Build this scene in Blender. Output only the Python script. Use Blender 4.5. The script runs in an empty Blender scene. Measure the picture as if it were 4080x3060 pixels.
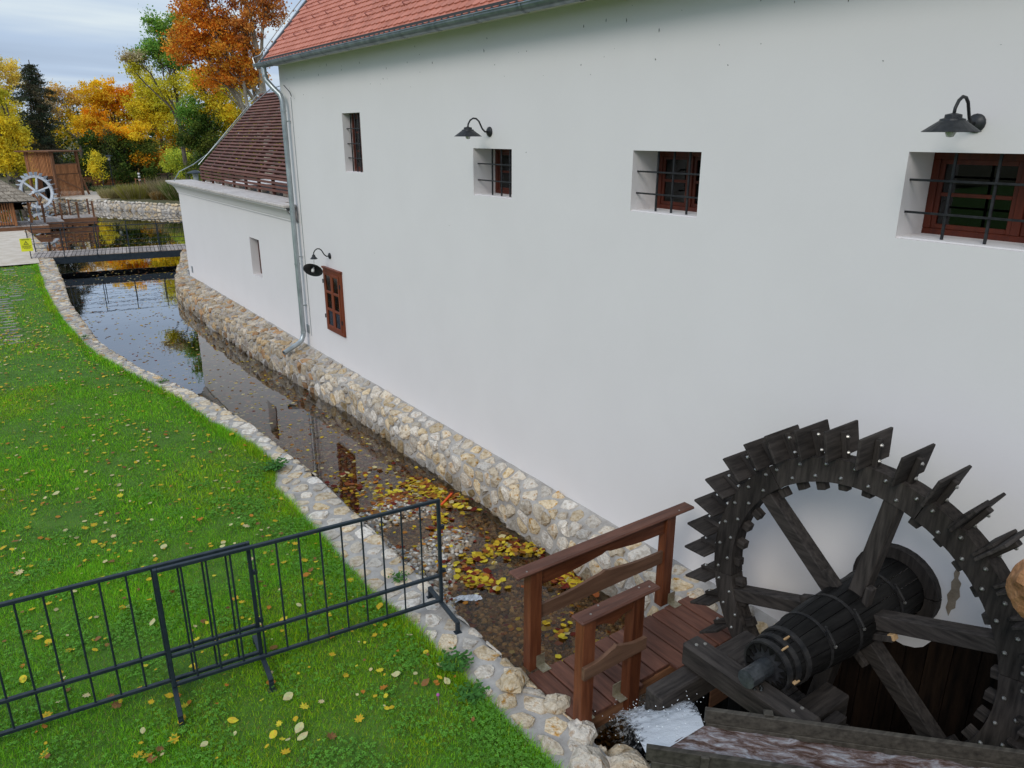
import bpy, math, random
import numpy as np
from mathutils import Vector, Matrix
from mathutils.geometry import tessellate_polygon
from mathutils import noise as mnz
R = math.radians
rnd = random.Random(7)
S = bpy.context.scene
COL = S.collection

# ------------------------------------------------------------------ camera
cam_d = bpy.data.cameras.new('camera'); cam = bpy.data.objects.new('camera', cam_d); COL.objects.link(cam)
cam_d.sensor_fit = 'HORIZONTAL'; cam_d.sensor_width = 36.0; cam_d.lens = 26.19
cam_d.clip_start = 0.05; cam_d.clip_end = 3000
yaw, pit, rol = 0.62083, 0.32293, -0.00074
fw = Vector((math.sin(yaw)*math.cos(pit), math.cos(yaw)*math.cos(pit), -math.sin(pit)))
rt = Vector((math.cos(yaw), -math.sin(yaw), 0)); dn = fw.cross(rt)
r2 = rt*math.cos(rol) + dn*math.sin(rol); d2 = -rt*math.sin(rol) + dn*math.cos(rol)
M = Matrix((r2, -d2, -fw)).transposed().to_4x4(); M.translation = Vector((0, 0, 4.5))
cam.matrix_world = M; S.camera = cam

# ------------------------------------------------------------------ sky, sun, exposure
W = bpy.data.worlds.new('World'); S.world = W; W.use_nodes = True
nt = W.node_tree; N = nt.nodes; N.clear(); LK = nt.links.new
out = N.new('ShaderNodeOutputWorld'); bg = N.new('ShaderNodeBackground'); bg.inputs[1].default_value = 0.1
sky = N.new('ShaderNodeTexSky'); sky.sky_type = 'NISHITA'; sky.sun_disc = False
SUN_EL, SUN_AZ = R(38), R(240)          # azimuth clockwise from +Y
sky.sun_elevation = SUN_EL; sky.sun_rotation = SUN_AZ; sky.air_density = 1.2; sky.dust_density = 2.0
tc = N.new('ShaderNodeTexCoord'); sep = N.new('ShaderNodeSeparateXYZ'); LK(tc.outputs['Generated'], sep.inputs[0])
mz = N.new('ShaderNodeMath'); mz.operation = 'ADD'; mz.inputs[1].default_value = 0.16
mab = N.new('ShaderNodeMath'); mab.operation = 'ABSOLUTE'; LK(sep.outputs[2], mab.inputs[0]); LK(mab.outputs[0], mz.inputs[0])
dx = N.new('ShaderNodeMath'); dx.operation = 'DIVIDE'; LK(sep.outputs[0], dx.inputs[0]); LK(mz.outputs[0], dx.inputs[1])
dy = N.new('ShaderNodeMath'); dy.operation = 'DIVIDE'; LK(sep.outputs[1], dy.inputs[0]); LK(mz.outputs[0], dy.inputs[1])
cmb = N.new('ShaderNodeCombineXYZ'); LK(dx.outputs[0], cmb.inputs[0]); LK(dy.outputs[0], cmb.inputs[1])
mp = N.new('ShaderNodeMapping'); mp.inputs['Scale'].default_value = (0.42, 1.15, 1); mp.inputs['Rotation'].default_value = (0, 0, R(-14))
mp.inputs['Location'].default_value = (1.7, 0.4, 0)
LK(cmb.outputs[0], mp.inputs[0])
nz = N.new('ShaderNodeTexNoise'); nz.inputs['Scale'].default_value = 1.1; nz.inputs['Detail'].default_value = 4; nz.inputs['Roughness'].default_value = 0.5
nz.inputs['Distortion'].default_value = 0.4
LK(mp.outputs[0], nz.inputs['Vector'])
cr = N.new('ShaderNodeValToRGB'); LK(nz.outputs[0], cr.inputs[0])
cr.color_ramp.elements[0].position = 0.32; cr.color_ramp.elements[0].color = (0.42, 0.53, 0.71, 1)
cr.color_ramp.elements[1].position = 0.72; cr.color_ramp.elements[1].color = (0.84, 0.93, 0.97, 1)
e = cr.color_ramp.elements.new(0.5); e.color = (0.52, 0.65, 0.85, 1)
sc = N.new('ShaderNodeVectorMath'); sc.operation = 'SCALE'; LK(cr.outputs[0], sc.inputs[0])
zr = N.new('ShaderNodeMapRange'); LK(mab.outputs[0], zr.inputs[0])
zr.inputs[1].default_value = 0.15; zr.inputs[2].default_value = 1.0; zr.inputs[3].default_value = 9.6; zr.inputs[4].default_value = 14.5
LK(zr.outputs[0], sc.inputs['Scale'])
mx = N.new('ShaderNodeMix'); mx.data_type = 'RGBA'; mx.inputs[0].default_value = 0.9
LK(sky.outputs[0], mx.inputs[6]); LK(sc.outputs[0], mx.inputs[7])
LK(mx.outputs[2], bg.inputs[0]); LK(bg.outputs[0], out.inputs[0])
sd = bpy.data.lights.new('sun', 'SUN'); sd.energy = 1.3; sd.angle = R(22); sd.color = (1.0, 0.95, 0.87)
sun = bpy.data.objects.new('sun', sd); COL.objects.link(sun)
sdir = Vector((math.sin(SUN_AZ)*math.cos(SUN_EL), math.cos(SUN_AZ)*math.cos(SUN_EL), math.sin(SUN_EL)))
sun.rotation_euler = sdir.to_track_quat('Z', 'Y').to_euler()
S.view_settings.view_transform = 'Standard'; S.view_settings.look = 'None'; S.view_settings.exposure = 0.0; S.view_settings.gamma = 1.0
S.view_settings.use_curve_mapping = False
S.cycles.max_bounces = 10; S.cycles.transparent_max_bounces = 16

# ------------------------------------------------------------------ materials
MT = {}
def mat(name, c1, c2=None, rough=.8, scale=(6, 6, 6), bump=.3, bscale=40, detail=5, metallic=0., rv=.12, c3=None, attr=False, lo=.35, hi=.65, spec=.3, bdist=.01, bstr=None, hue=0.):
    """procedural surface: c1..c2 mixed by stretched noise, per-object brightness variation, fine relief"""
    if name in MT: return MT[name]
    m = bpy.data.materials.new(name); m.use_nodes = True; t = m.node_tree; n = t.nodes; l = t.links.new
    b = n['Principled BSDF']; b.inputs['Roughness'].default_value = rough; b.inputs['Metallic'].default_value = metallic
    b.inputs['Specular IOR Level'].default_value = spec
    co = n.new('ShaderNodeTexCoord'); ma = n.new('ShaderNodeMapping'); ma.inputs['Scale'].default_value = scale
    oi = n.new('ShaderNodeObjectInfo')
    add = n.new('ShaderNodeVectorMath'); add.operation = 'MULTIPLY_ADD'; add.inputs[1].default_value = (9, 7, 5)
    l(oi.outputs['Random'], add.inputs[0]); l(co.outputs['Object'], add.inputs[2])
    l(add.outputs[0], ma.inputs[0])
    no = n.new('ShaderNodeTexNoise'); no.inputs['Scale'].default_value = 1.0; no.inputs['Detail'].default_value = detail; no.inputs['Roughness'].default_value = .6
    l(ma.outputs[0], no.inputs['Vector'])
    r = n.new('ShaderNodeValToRGB'); l(no.outputs[0], r.inputs[0])
    c2 = c2 or c1
    r.color_ramp.elements[0].position = lo; r.color_ramp.elements[0].color = (*c1, 1)
    r.color_ramp.elements[1].position = hi; r.color_ramp.elements[1].color = (*c2, 1)
    if c3: q = r.color_ramp.elements.new(hi + .12); q.color = (*c3, 1)
    src = r.outputs[0]
    if attr:
        at = n.new('ShaderNodeAttribute'); at.attribute_name = 'col'
        mm = n.new('ShaderNodeMix'); mm.data_type = 'RGBA'; mm.blend_type = 'MULTIPLY'; mm.inputs[0].default_value = 1
        l(src, mm.inputs[6]); l(at.outputs['Color'], mm.inputs[7]); src = mm.outputs[2]
    mr = n.new('ShaderNodeMapRange'); l(oi.outputs['Random'], mr.inputs[0]); mr.inputs[3].default_value = 1-rv; mr.inputs[4].default_value = 1+rv
    hs = n.new('ShaderNodeHueSaturation'); l(src, hs.inputs['Color']); l(mr.outputs[0], hs.inputs['Value'])
    if hue:
        mh = n.new('ShaderNodeMapRange'); mh2 = n.new('ShaderNodeMath'); mh2.operation = 'MULTIPLY'; mh2.inputs[1].default_value = 7.31
        mf = n.new('ShaderNodeMath'); mf.operation = 'FRACT'; l(oi.outputs['Random'], mh2.inputs[0]); l(mh2.outputs[0], mf.inputs[0]); l(mf.outputs[0], mh.inputs[0])
        mh.inputs[3].default_value = .45; mh.inputs[4].default_value = 1+hue; l(mh.outputs[0], hs.inputs['Saturation'])
    l(hs.outputs[0], b.inputs['Base Color'])
    if bump:
        bn = n.new('ShaderNodeTexNoise'); bn.inputs['Scale'].default_value = bscale/ max(scale); bn.inputs['Detail'].default_value = 6
        l(ma.outputs[0], bn.inputs['Vector'])
        bb = n.new('ShaderNodeBump'); bb.inputs['Strength'].default_value = bump; bb.inputs['Distance'].default_value = bdist
        l(bn.outputs[0], bb.inputs['Height']); l(bb.outputs[0], b.inputs['Normal'])
        rr = n.new('ShaderNodeMapRange'); l(bn.outputs[0], rr.inputs[0]); rr.inputs[3].default_value = max(0, rough-.15); rr.inputs[4].default_value = min(1, rough+.15)
        l(rr.outputs[0], b.inputs['Roughness'])
    MT[name] = m; return m

def wood(key, axis):
    P = {'red': ((.075, .020, .008), (.19, .060, .024), .5), 'deck': ((.075, .030, .020), (.18, .075, .048), .55), 'black': ((.003, .0028, .0028), (.014, .013, .012), .5),
         'wheel': ((.008, .007, .0068), (.082, .069, .061), .7), 'flume': ((.022, .019, .016), (.11, .098, .08), .6), 'brown': ((.12, .05, .022), (.30, .14, .07), .8),
         'greyd': ((.25, .2, .17), (.42, .36, .32), .8), 'pit': ((.004, .003, .0025), (.026, .015, .009), .6), 'apron': ((.11, .055, .032), (.22, .115, .07), .65),
         'hot': ((.28, .10, .035), (.50, .22, .09), .8), 'white': ((.45, .47, .5), (.66, .69, .72), .6), 'slat': ((.10, .036, .024), (.20, .080, .052), .6),
         'fresh': ((.34, .2, .09), (.5, .33, .17), .7), 'sash': ((.060, .012, .006), (.105, .020, .008), .4), 'casement': ((.12, .026, .010), (.20, .046, .016), .45)}[key]
    s = {'X': (2.2, 22, 22), 'Y': (22, 2.2, 22), 'Z': (22, 22, 2.2)}[axis]
    if key in ('wheel', 'flume'): s = tuple(v*1.3 if v > 10 else v*1.5 for v in s)
    return mat('wood_%s_%s' % (key, axis.lower()), P[0], P[1], rough=P[2], scale=s, spec=.12 if key in ('wheel', 'black', 'pit', 'flume') else .3, bump=.55, bscale=60, bdist=.004, rv=.22, lo=.3 if key not in ('wheel', 'flume') else .22, hi=.72 if key not in ('wheel', 'flume') else .92)

def simple(name, c, rough=.5, metallic=0., spec=.5, emit=None):
    if name in MT: return MT[name]
    m = bpy.data.materials.new(name); m.use_nodes = True; b = m.node_tree.nodes['Principled BSDF']
    b.inputs['Base Color'].default_value = (*c, 1); b.inputs['Roughness'].default_value = rough; b.inputs['Metallic'].default_value = metallic
    b.inputs['Specular IOR Level'].default_value = spec
    MT[name] = m; return m

def leafmat(name, trans=.35, rough=.6, spec=.05):
    if name in MT: return MT[name]
    m = bpy.data.materials.new(name); m.use_nodes = True; t = m.node_tree; n = t.nodes; l = t.links.new; n.clear()
    o = n.new('ShaderNodeOutputMaterial'); at = n.new('ShaderNodeAttribute'); at.attribute_name = 'col'
    d = n.new('ShaderNodeBsdfPrincipled'); d.inputs['Roughness'].default_value = rough; d.inputs['Specular IOR Level'].default_value = spec
    tr = n.new('ShaderNodeBsdfTranslucent'); mi = n.new('ShaderNodeMixShader'); mi.inputs[0].default_value = trans
    l(at.outputs['Color'], d.inputs['Base Color']); l(at.outputs['Color'], tr.inputs[0]); l(d.outputs[0], mi.inputs[1]); l(tr.outputs[0], mi.inputs[2]); l(mi.outputs[0], o.inputs[0])
    MT[name] = m; return m

def watermat(name, tint, rough=.015, bump=.05, bscale=3., foam=None):
    m = bpy.data.materials.new(name); m.use_nodes = True; t = m.node_tree; n = t.nodes; l = t.links.new; n.clear()
    o = n.new('ShaderNodeOutputMaterial'); tr = n.new('ShaderNodeBsdfTransparent'); tr.inputs[0].default_value = (*tint, 1)
    gl = n.new('ShaderNodeBsdfGlossy'); gl.inputs['Roughness'].default_value = rough; fr = n.new('ShaderNodeFresnel'); fr.inputs[0].default_value = 1.33
    mi = n.new('ShaderNodeMixShader'); no = n.new('ShaderNodeTexNoise'); no.inputs['Scale'].default_value = bscale; no.inputs['Detail'].default_value = 3
    co = n.new('ShaderNodeTexCoord'); l(co.outputs['Object'], no.inputs['Vector'])
    bu = n.new('ShaderNodeBump'); bu.inputs['Strength'].default_value = bump; bu.inputs['Distance'].default_value = .02; l(no.outputs[0], bu.inputs['Height'])
    l(bu.outputs[0], gl.inputs['Normal']); l(bu.outputs[0], fr.inputs['Normal'])
    mu = n.new('ShaderNodeMath'); mu.operation = 'MULTIPLY_ADD'; mu.inputs[1].default_value = 2.9; mu.inputs[2].default_value = -.055; mu.use_clamp = True
    l(fr.outputs[0], mu.inputs[0]); l(mu.outputs[0], mi.inputs[0]); l(tr.outputs[0], mi.inputs[1]); l(gl.outputs[0], mi.inputs[2]); l(mi.outputs[0], o.inputs[0])
    return m

M_WALL = mat('white_render', (.748, .713, .700), (.766, .731, .718), rough=.9, scale=(1.1, 1.1, 1.1), bump=.25, bscale=30, bdist=.003, rv=0, spec=.15)
M_REVEAL = M_WALL
M_ZINC = mat('zinc', (.17, .20, .22), (.30, .34, .36), rough=.42, scale=(5, 5, 5), bump=.05, metallic=.75, rv=.05)
M_GALV = mat('galvanised', (.30, .34, .35), (.48, .52, .53), rough=.4, scale=(5, 5, 3), bump=.05, metallic=.7, rv=.05)
M_BAR = mat('black_iron', (.012, .012, .014), (.03, .03, .032), rough=.45, scale=(20, 20, 20), bump=.15)
M_ANTH = mat('anthracite_steel', (.014, .022, .030), (.024, .034, .044), rough=.42, scale=(12, 12, 12), bump=.08, rv=.03)
M_STEEL = simple('bolt_steel', (.42, .40, .37), .35, .9)
M_MORTAR = mat('mortar', (.30, .275, .25), (.46, .435, .405), rough=.95, scale=(5, 5, 5), bump=.5, bscale=70, bdist=.008, rv=0)
M_STONE = mat('limestone', (.36, .255, .145), (.66, .57, .44), c3=(.44, .26, .11), rough=.92, scale=(11, 11, 11), bump=1.0, bscale=45, bdist=.02, rv=.24, hue=.35, lo=.30, hi=.55)
M_STONEA = mat('limestone_many', (.5, .42, .34), (1.0, .96, .9), c3=(.8, .58, .36), rough=.92, scale=(11, 11, 11), bump=1.0, bscale=45, bdist=.02, rv=0, attr=True, lo=.30, hi=.55)
M_TILE = mat('clay_tile', (.46, .16, .105), (.56, .215, .15), rough=.8, scale=(4, 4, 4), bump=.15, rv=.10)
M_GLASS = None
def glassmat():
    m = bpy.data.materials.new('window_glass'); m.use_nodes = True; t = m.node_tree; n = t.nodes; l = t.links.new; n.clear()
    o = n.new('ShaderNodeOutputMaterial'); tr = n.new('ShaderNodeBsdfTransparent'); tr.inputs[0].default_value = (.5, .52, .52, 1)
    g = n.new('ShaderNodeBsdfGlossy'); g.inputs['Roughness'].default_value = .02; f = n.new('ShaderNodeFresnel'); f.inputs[0].default_value = 1.5
    mi = n.new('ShaderNodeMixShader'); l(f.outputs[0], mi.inputs[0]); l(tr.outputs[0], mi.inputs[1]); l(g.outputs[0], mi.inputs[2]); l(mi.outputs[0], o.inputs[0])
    return m
M_GLASS = glassmat()
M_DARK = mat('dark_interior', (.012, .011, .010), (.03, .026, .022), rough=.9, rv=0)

# ------------------------------------------------------------------ mesh helpers
OFF = {}
def new_mesh(name, V, F, material=None, cols=None, smooth=False):
    me = bpy.data.meshes.new(name)
    me.from_pydata([tuple(v) for v in V], [], F)
    if material: me.materials.append(material)
    if smooth: me.shade_smooth()
    if cols is not None:
        a = me.color_attributes.new('col', 'FLOAT_COLOR', 'CORNER')
        arr = np.ones((len(me.loops), 4), 'f'); k = 0
        fc = np.repeat(np.asarray(cols, 'f'), [len(f) for f in F], axis=0); arr[:, :3] = fc
        a.data.foreach_set('color', arr.ravel())
    me.update(); return me

def soup(name, V, nper, cols, material):
    """fast mesh of many equal polygons: V (n*nper,3)"""
    V = np.asarray(V, 'f').reshape(-1, 3); nf = len(V)//nper
    me = bpy.data.meshes.new(name); me.vertices.add(len(V)); me.vertices.foreach_set('co', V.ravel())
    me.loops.add(len(V)); me.loops.foreach_set('vertex_index', np.arange(len(V), dtype='i'))
    me.polygons.add(nf); me.polygons.foreach_set('loop_start', np.arange(0, len(V), nper, dtype='i'))
    me.update(calc_edges=True)
    a = me.color_attributes.new('col', 'FLOAT_COLOR', 'CORNER')
    c = np.ones((len(V), 4), 'f'); c[:, :3] = np.repeat(np.asarray(cols, 'f'), nper, axis=0); a.data.foreach_set('color', c.ravel())
    me.materials.append(material); me.validate(); return me

def link(name, data, parent=None, loc=(0, 0, 0), rot=None, label=None, cat=None, group=None, kind=None):
    o = bpy.data.objects.new(name, data); COL.objects.link(o); o.location = loc
    if rot is not None: o.rotation_euler = rot
    if parent is not None: o.parent = parent
    if label: o['label'] = label
    if cat: o['category'] = cat
    if group: o['group'] = group
    if kind: o['kind'] = kind
    return o

def thing(name, label, cat, loc=(0, 0, 0), rotz=0, group=None, rot=None):
    o = link(name, None, None, loc, rot if rot is not None else (0, 0, rotz), label, cat, group)
    o.empty_display_size = .2
    OFF[o.name] = Vector(loc); return o

def off(parent): return OFF.get(parent.name, Vector((0, 0, 0))) if parent is not None else Vector((0, 0, 0))

class MB:
    def __init__(s): s.V = []; s.F = []; s.C = []
    def add(s, V, F, c=None):
        k = len(s.V); s.V += [Vector(v) for v in V]; s.F += [tuple(i+k for i in f) for f in F]; s.C += [c or (1, 1, 1)]*len(F)
    def box(s, a, b, bev=0.0, m=None, c=None):
        """axis box from corner a to b, chamfered edges, optional matrix"""
        x0, y0, z0 = [min(p, q) for p, q in zip(a, b)]; x1, y1, z1 = [max(p, q) for p, q in zip(a, b)]
        if bev <= 0:
            V = [(x, y, z) for z in (z0, z1) for y in (y0, y1) for x in (x0, x1)]
            F = [(0, 2, 3, 1), (4, 5, 7, 6), (0, 1, 5, 4), (2, 6, 7, 3), (0, 4, 6, 2), (1, 3, 7, 5)]
        else:
            bev = min(bev, (x1-x0)*.45, (y1-y0)*.45, (z1-z0)*.45); V = []; idx = {}
            lo = (x0, y0, z0); hi = (x1, y1, z1)
            for sx in (0, 1):
                for sy in (0, 1):
                    for sz in (0, 1):
                        for ax in range(3):
                            p = []
                            for k, sg in enumerate((sx, sy, sz)):
                                base = hi[k] if sg else lo[k]
                                p.append(base if k == ax else (base-bev if sg else base+bev))
                            idx[(sx, sy, sz, ax)] = len(V); V.append(tuple(p))
            F = []
            g = lambda t, ax: idx[(t[0], t[1], t[2], ax)]
            for ax in range(3):
                o1, o2 = (ax+1) % 3, (ax+2) % 3
                for sg in (0, 1):
                    q = []
                    for a1, a2 in ((0, 0), (1, 0), (1, 1), (0, 1)):
                        t = [0, 0, 0]; t[ax] = sg; t[o1] = a1; t[o2] = a2; q.append(g(t, ax))
                    F.append(tuple(q if sg else q[::-1]))
                # edges along axis ax : between faces o1 and o2
                for s1 in (0, 1):
                    for s2 in (0, 1):
                        t0 = [0, 0, 0]; t0[o1] = s1; t0[o2] = s2; t1 = list(t0); t0[ax] = 0; t1[ax] = 1
                        q = [g(t0, o1), g(t1, o1), g(t1, o2), g(t0, o2)]
                        F.append(tuple(q if s1 == s2 else q[::-1]))
            for sx in (0, 1):
                for sy in (0, 1):
                    for sz in (0, 1):
                        q = [idx[(sx, sy, sz, k)] for k in range(3)]
                        F.append(tuple(q if (sx+sy+sz) % 2 else q[::-1]))
        if m is not None: V = [m @ Vector(v) for v in V]
        s.add(V, F, c); return s
    def beam(s, p, q, w, h, bev=.004, up=(0, 0, 1), c=None):
        """squared timber from p to q, w across, h along up"""
        p = Vector(p); q = Vector(q); d = q-p; L = d.length; x = d.normalized(); u = Vector(up); y = u.cross(x)
        if y.length < 1e-4: y = Vector((0, 1, 0)).cross(x)
        y.normalize(); z = x.cross(y); m = Matrix((x, y, z)).transposed().to_4x4(); m.translation = p
        return s.box((0, -w/2, -h/2), (L, w/2, h/2), bev, m, c)
    def tube(s, pts, r, n=8, c=None, caps=True):
        pts = [Vector(p) for p in pts]; rr = r if isinstance(r, (list, tuple)) else [r]*len(pts); V = []; F = []
        prev = None
        for i, p in enumerate(pts):
            t = (pts[min(i+1, len(pts)-1)]-pts[max(i-1, 0)]).normalized()
            if prev is None:
                a = Vector((0, 0, 1)) if abs(t.z) < .9 else Vector((1, 0, 0)); u = t.cross(a).normalized()
            else: u = (prev-t*prev.dot(t)).normalized()
            prev = u; v = t.cross(u)
            for k in range(n):
                an = 2*math.pi*k/n; V.append(p+(u*math.cos(an)+v*math.sin(an))*rr[i])
        for i in range(len(pts)-1):
            for k in range(n): a = i*n+k; b = i*n+(k+1) % n; F.append((a, b, b+n, a+n))
        if caps: F.append(tuple(range(n))[::-1]); F.append(tuple((len(pts)-1)*n+k for k in range(n)))
        s.add(V, F, c); return s
    def lathe(s, prof, n=16, o=(0, 0, 0), ax='Z', c=None):
        V = []; F = []; o = Vector(o)
        for r, h in prof:
            for k in range(n):
                a = 2*math.pi*k/n; ca, sa = math.cos(a)*r, math.sin(a)*r
                V.append(o+Vector({'Z': (ca, sa, h), 'X': (h, ca, sa), 'Y': (sa, h, ca)}[ax]))
        for i in range(len(prof)-1):
            for k in range(n): a = i*n+k; b = i*n+(k+1) % n; F.append((a, b, b+n, a+n))
        s.add(V, F, c); return s
    def prism(s, poly, z0, z1, m=None, c=None):
        """outline poly (x,y) extruded z0..z1"""
        n = len(poly); V = [(x, y, z0) for x, y in poly]+[(x, y, z1) for x, y in poly]
        tri = tessellate_polygon([[Vector((x, y, 0)) for x, y in poly]])
        F = [tuple(t[::-1]) for t in tri]+[tuple(i+n for i in t) for t in tri]+[(i, (i+1) % n, (i+1) % n+n, i+n) for i in range(n)]
        if m is not None: V = [m @ Vector(v) for v in V]
        s.add(V, F, c); return s
    def mesh(s, name, material, o=Vector((0, 0, 0)), smooth=False, cols=False):
        return new_mesh(name, [v-o for v in s.V], s.F, material, s.C if cols else None, smooth)
    def build(s, name, material, parent=None, smooth=False, label=None, cat=None, group=None, kind=None, cols=False, origin=None):
        o = off(parent)
        if parent is None and origin is not None: o = Vector(origin)
        ob = link(name, s.mesh(name, material, o, smooth, cols), parent, tuple(o) if parent is None and origin is not None else (0, 0, 0), None, label, cat, group, kind)
        OFF[ob.name] = Vector(o); return ob

def part(name, material, parent, a, b, bev=.004, label=None): return MB().box(a, b, bev).build(name, material, parent, label=label)
def inst(name, me, parent, pos, rot=None, scale=None, label=None):
    o = link(name, me, parent, tuple(Vector(pos)-off(parent)), rot, label)
    if scale: o.scale = scale
    OFF[o.name] = OFF.get(parent.name, Vector((0,0,0))) if parent is not None else Vector((0,0,0))
    return o

def sheet(name, poly, z, material, kind='structure', zf=None, **kw):
    P = [Vector((x, y, 0)) for x, y in poly]; tri = tessellate_polygon([P])
    V = [(x, y, z) for x, y in poly]; F = []
    for t in tri:
        a, b, c = [Vector(V[i]) for i in t]
        F.append(tuple(t) if (b-a).cross(c-a).z > 0 else tuple(t[::-1]))
    return link(name, new_mesh(name, V, F, material), kind=kind, **kw)

def interp(tab, y):
    if y <= tab[0][0]: return tab[0][1]
    for (a, b), (c, d) in zip(tab, tab[1:]):
        if y <= c: return b+(d-b)*(y-a)/(c-a)
    return tab[-1][1]
# left bank, inner and outer edges as functions of y
INN = [(-1, 3.24), (3.1, 3.25), (5.4, 3.23), (9.3, 3.29), (10.4, 3.22), (11.8, 3.14), (13.1, 2.95), (14.6, 2.65), (16.3, 2.25), (19, 1.90), (24.3, 1.88), (28, 2.1), (33.2, 2.32), (38, 2.4), (44.2, 2.24)]
OUTR = [(-1, 2.74), (3.4, 2.80), (5.5, 2.74), (6.3, 2.64), (7.3, 2.66), (9.2, 2.66), (10.0, 2.95), (10.9, 2.86), (12.2, 2.62), (13.7, 2.45), (15.3, 2.15), (17.6, 1.66), (20.6, 1.50), (24, 1.44), (27, 1.50), (32, 1.69), (34, 1.75), (44.2, 1.8)]
xin = lambda y: interp(INN, y)
xout = lambda y: interp(OUTR, y)
ZW = -.55
# lawn relief
def nz2(x, y): return (math.sin(x*1.3+y*.7)+math.sin(x*.6-y*1.1+2)+.5*math.sin(x*2.9+y*2.3+1))/2.5
def lawn_z(x, y): return .01 + .022*nz2(x, y)

# ------------------------------------------------------------------ ground, bed, water
m_bed = mat('stream_bed', (.045, .028, .014), (.10, .066, .034), c3=(.15, .07, .025), rough=.9, scale=(7, 7, 7), bump=.8, bscale=30, bdist=.02, rv=0)
m_far = mat('far_ground', (.07, .07, .03), (.14, .12, .06), rough=.95, scale=(.8, .8, .8), rv=0)
m_soil = mat('lawn_soil', (.05, .12, .012), (.085, .18, .02), c3=(.13, .12, .04), rough=1, scale=(3, 3, 3), rv=0, bump=.8, hi=.66)
m_sand = mat('sandy_gravel', (.52, .43, .33), (.64, .55, .45), rough=.95, scale=(2.2, 2.2, 2.2), bump=.4, bscale=60, rv=0)
# one big sheet under everything, to the horizon
V = []; F = []
def bed_z(x, y):
    z = -1.0
    if y < 16: z = -.72+.0*(y)
    if y < 14: z = -.72
    if y > 12: z = -.72-.35*min(1, (y-12)/10)
    if 3.1 < x < 5.3 and 3.5 < y < 12:
        bars = [(3.95, 8.6, .5, .38, .20), (3.45, 8.0, .3, .6, .20), (4.35, 7.45, .48, .38, .20), (3.72, 6.95, .42, .55, .22), (3.45, 6.3, .22, .45, .20), (4.4, 9.2, .6, .5, .10), (5.0, 6.0, .25, .4, .13), (4.6, 8.3, .5, .5, .11)]
        z += sum(h*math.exp(-((x-cx)/rx)**2-((y-cy)/ry)**2) for cx, cy, rx, ry, h in bars)*.82
        z += .05
    if y < 3.9: z -= .5*min(1, (3.9-y)/.8)
    return z
xs = [-600, -150, -40, -10, 0, 2.2] + [2.6+i*.12 for i in range(26)] + [6, 9, 15, 30, 80, 600]
ys = [-600, -100, -20, -3] + [-2+i*.5 for i in range(9)] + [2.6+i*.14 for i in range(74)] + [14, 17, 21, 26, 33, 45, 70, 150, 600, 1500]
for y in ys:
    for x in xs: V.append((x, y, bed_z(x, y) if abs(x) < 50 and y < 60 and y > -4 else -1.1))
nx = len(xs)
for j in range(len(ys)-1):
    for i in range(nx-1): a = j*nx+i; F.append((a, a+1, a+1+nx, a+nx))
link('stream_bed', new_mesh('stream_bed', V, F, m_bed, smooth=True), kind='structure')

# water of the canal and pond
sheet('water', [(1.6, 3.35), (5.6, 3.35), (5.6, 26.3), (9, 30), (30, 30), (40, 60), (-30, 75), (-30, 44), (1.6, 44)], ZW, watermat('pond_water', (.80, .70, .52), bump=.06, bscale=2.2))
sheet('pit_water', [(3.3, -3), (5.7, -3), (5.7, 3.3), (3.3, 3.3)], -1.05, watermat('pit_water', (.3, .25, .2), bump=.5, bscale=6))

# lawn : grid following the bank edge
V = []; F = []
ylist = [-4+i*.35 for i in range(104)]
nxl = 26
for y in ylist:
    xo = xout(y)+.04
    for i in range(nxl):
        t = i/(nxl-1); x = xo-(1-t)**2*70-(1-t)*3
        V.append((x, y, lawn_z(x, y)*(1 if t < .98 else 0)-(.03 if t > .99 else 0)))
for j in range(len(ylist)-1):
    for i in range(nxl-1):
        a = j*nxl+i; F.append((a, a+1, a+1+nxl, a+nxl))
link('lawn', new_mesh('lawn', V, F, m_soil, smooth=True), kind='structure')
# sandy path on the left shore and ground behind it
sheet('gravel_path', [(-60, 32.25), (1.80, 32.25), (2.0, 38), (2.05, 44.0), (-60, 44.6)], .035, m_sand)
# far shore
farpoly = [(-60, 74), (3.5, 71), (6.3, 63.6), (7.1, 62.3), (11.9, 54.0), (16.3, 46.3), (22, 40), (60, 38), (900, 38), (900, 1500), (-900, 1500), (-900, 74)]
sheet('far_ground', farpoly, 0, m_far)
sheet('far_path', [(4.0, 71.2), (6.5, 64.0), (7.4, 62.9), (8.3, 62.2), (10.5, 66.5), (14, 66), (24, 62), (24, 65), (14.5, 69.5), (10, 72), (4, 76)], .02, m_sand)
sheet('building_ground', [(5.6, 26.2), (6.0, 27.9), (6.6, 30), (7.3, 33), (8.2, 34.5), (9.5, 36.8), (22, 39.9), (900, 38), (900, -600), (5.95, -600), (5.95, 3.6), (5.6, 3.6)], -.02, m_far)
sheet('near_ground', [(-700, -4.1), (2.8, -4.1), (2.8, -600), (-700, -600)], -.02, m_far)
sheet('left_ground', [(-66, 74), (-900, 74), (-900, -4.1), (-66, -4.1)], -.02, m_far)

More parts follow.
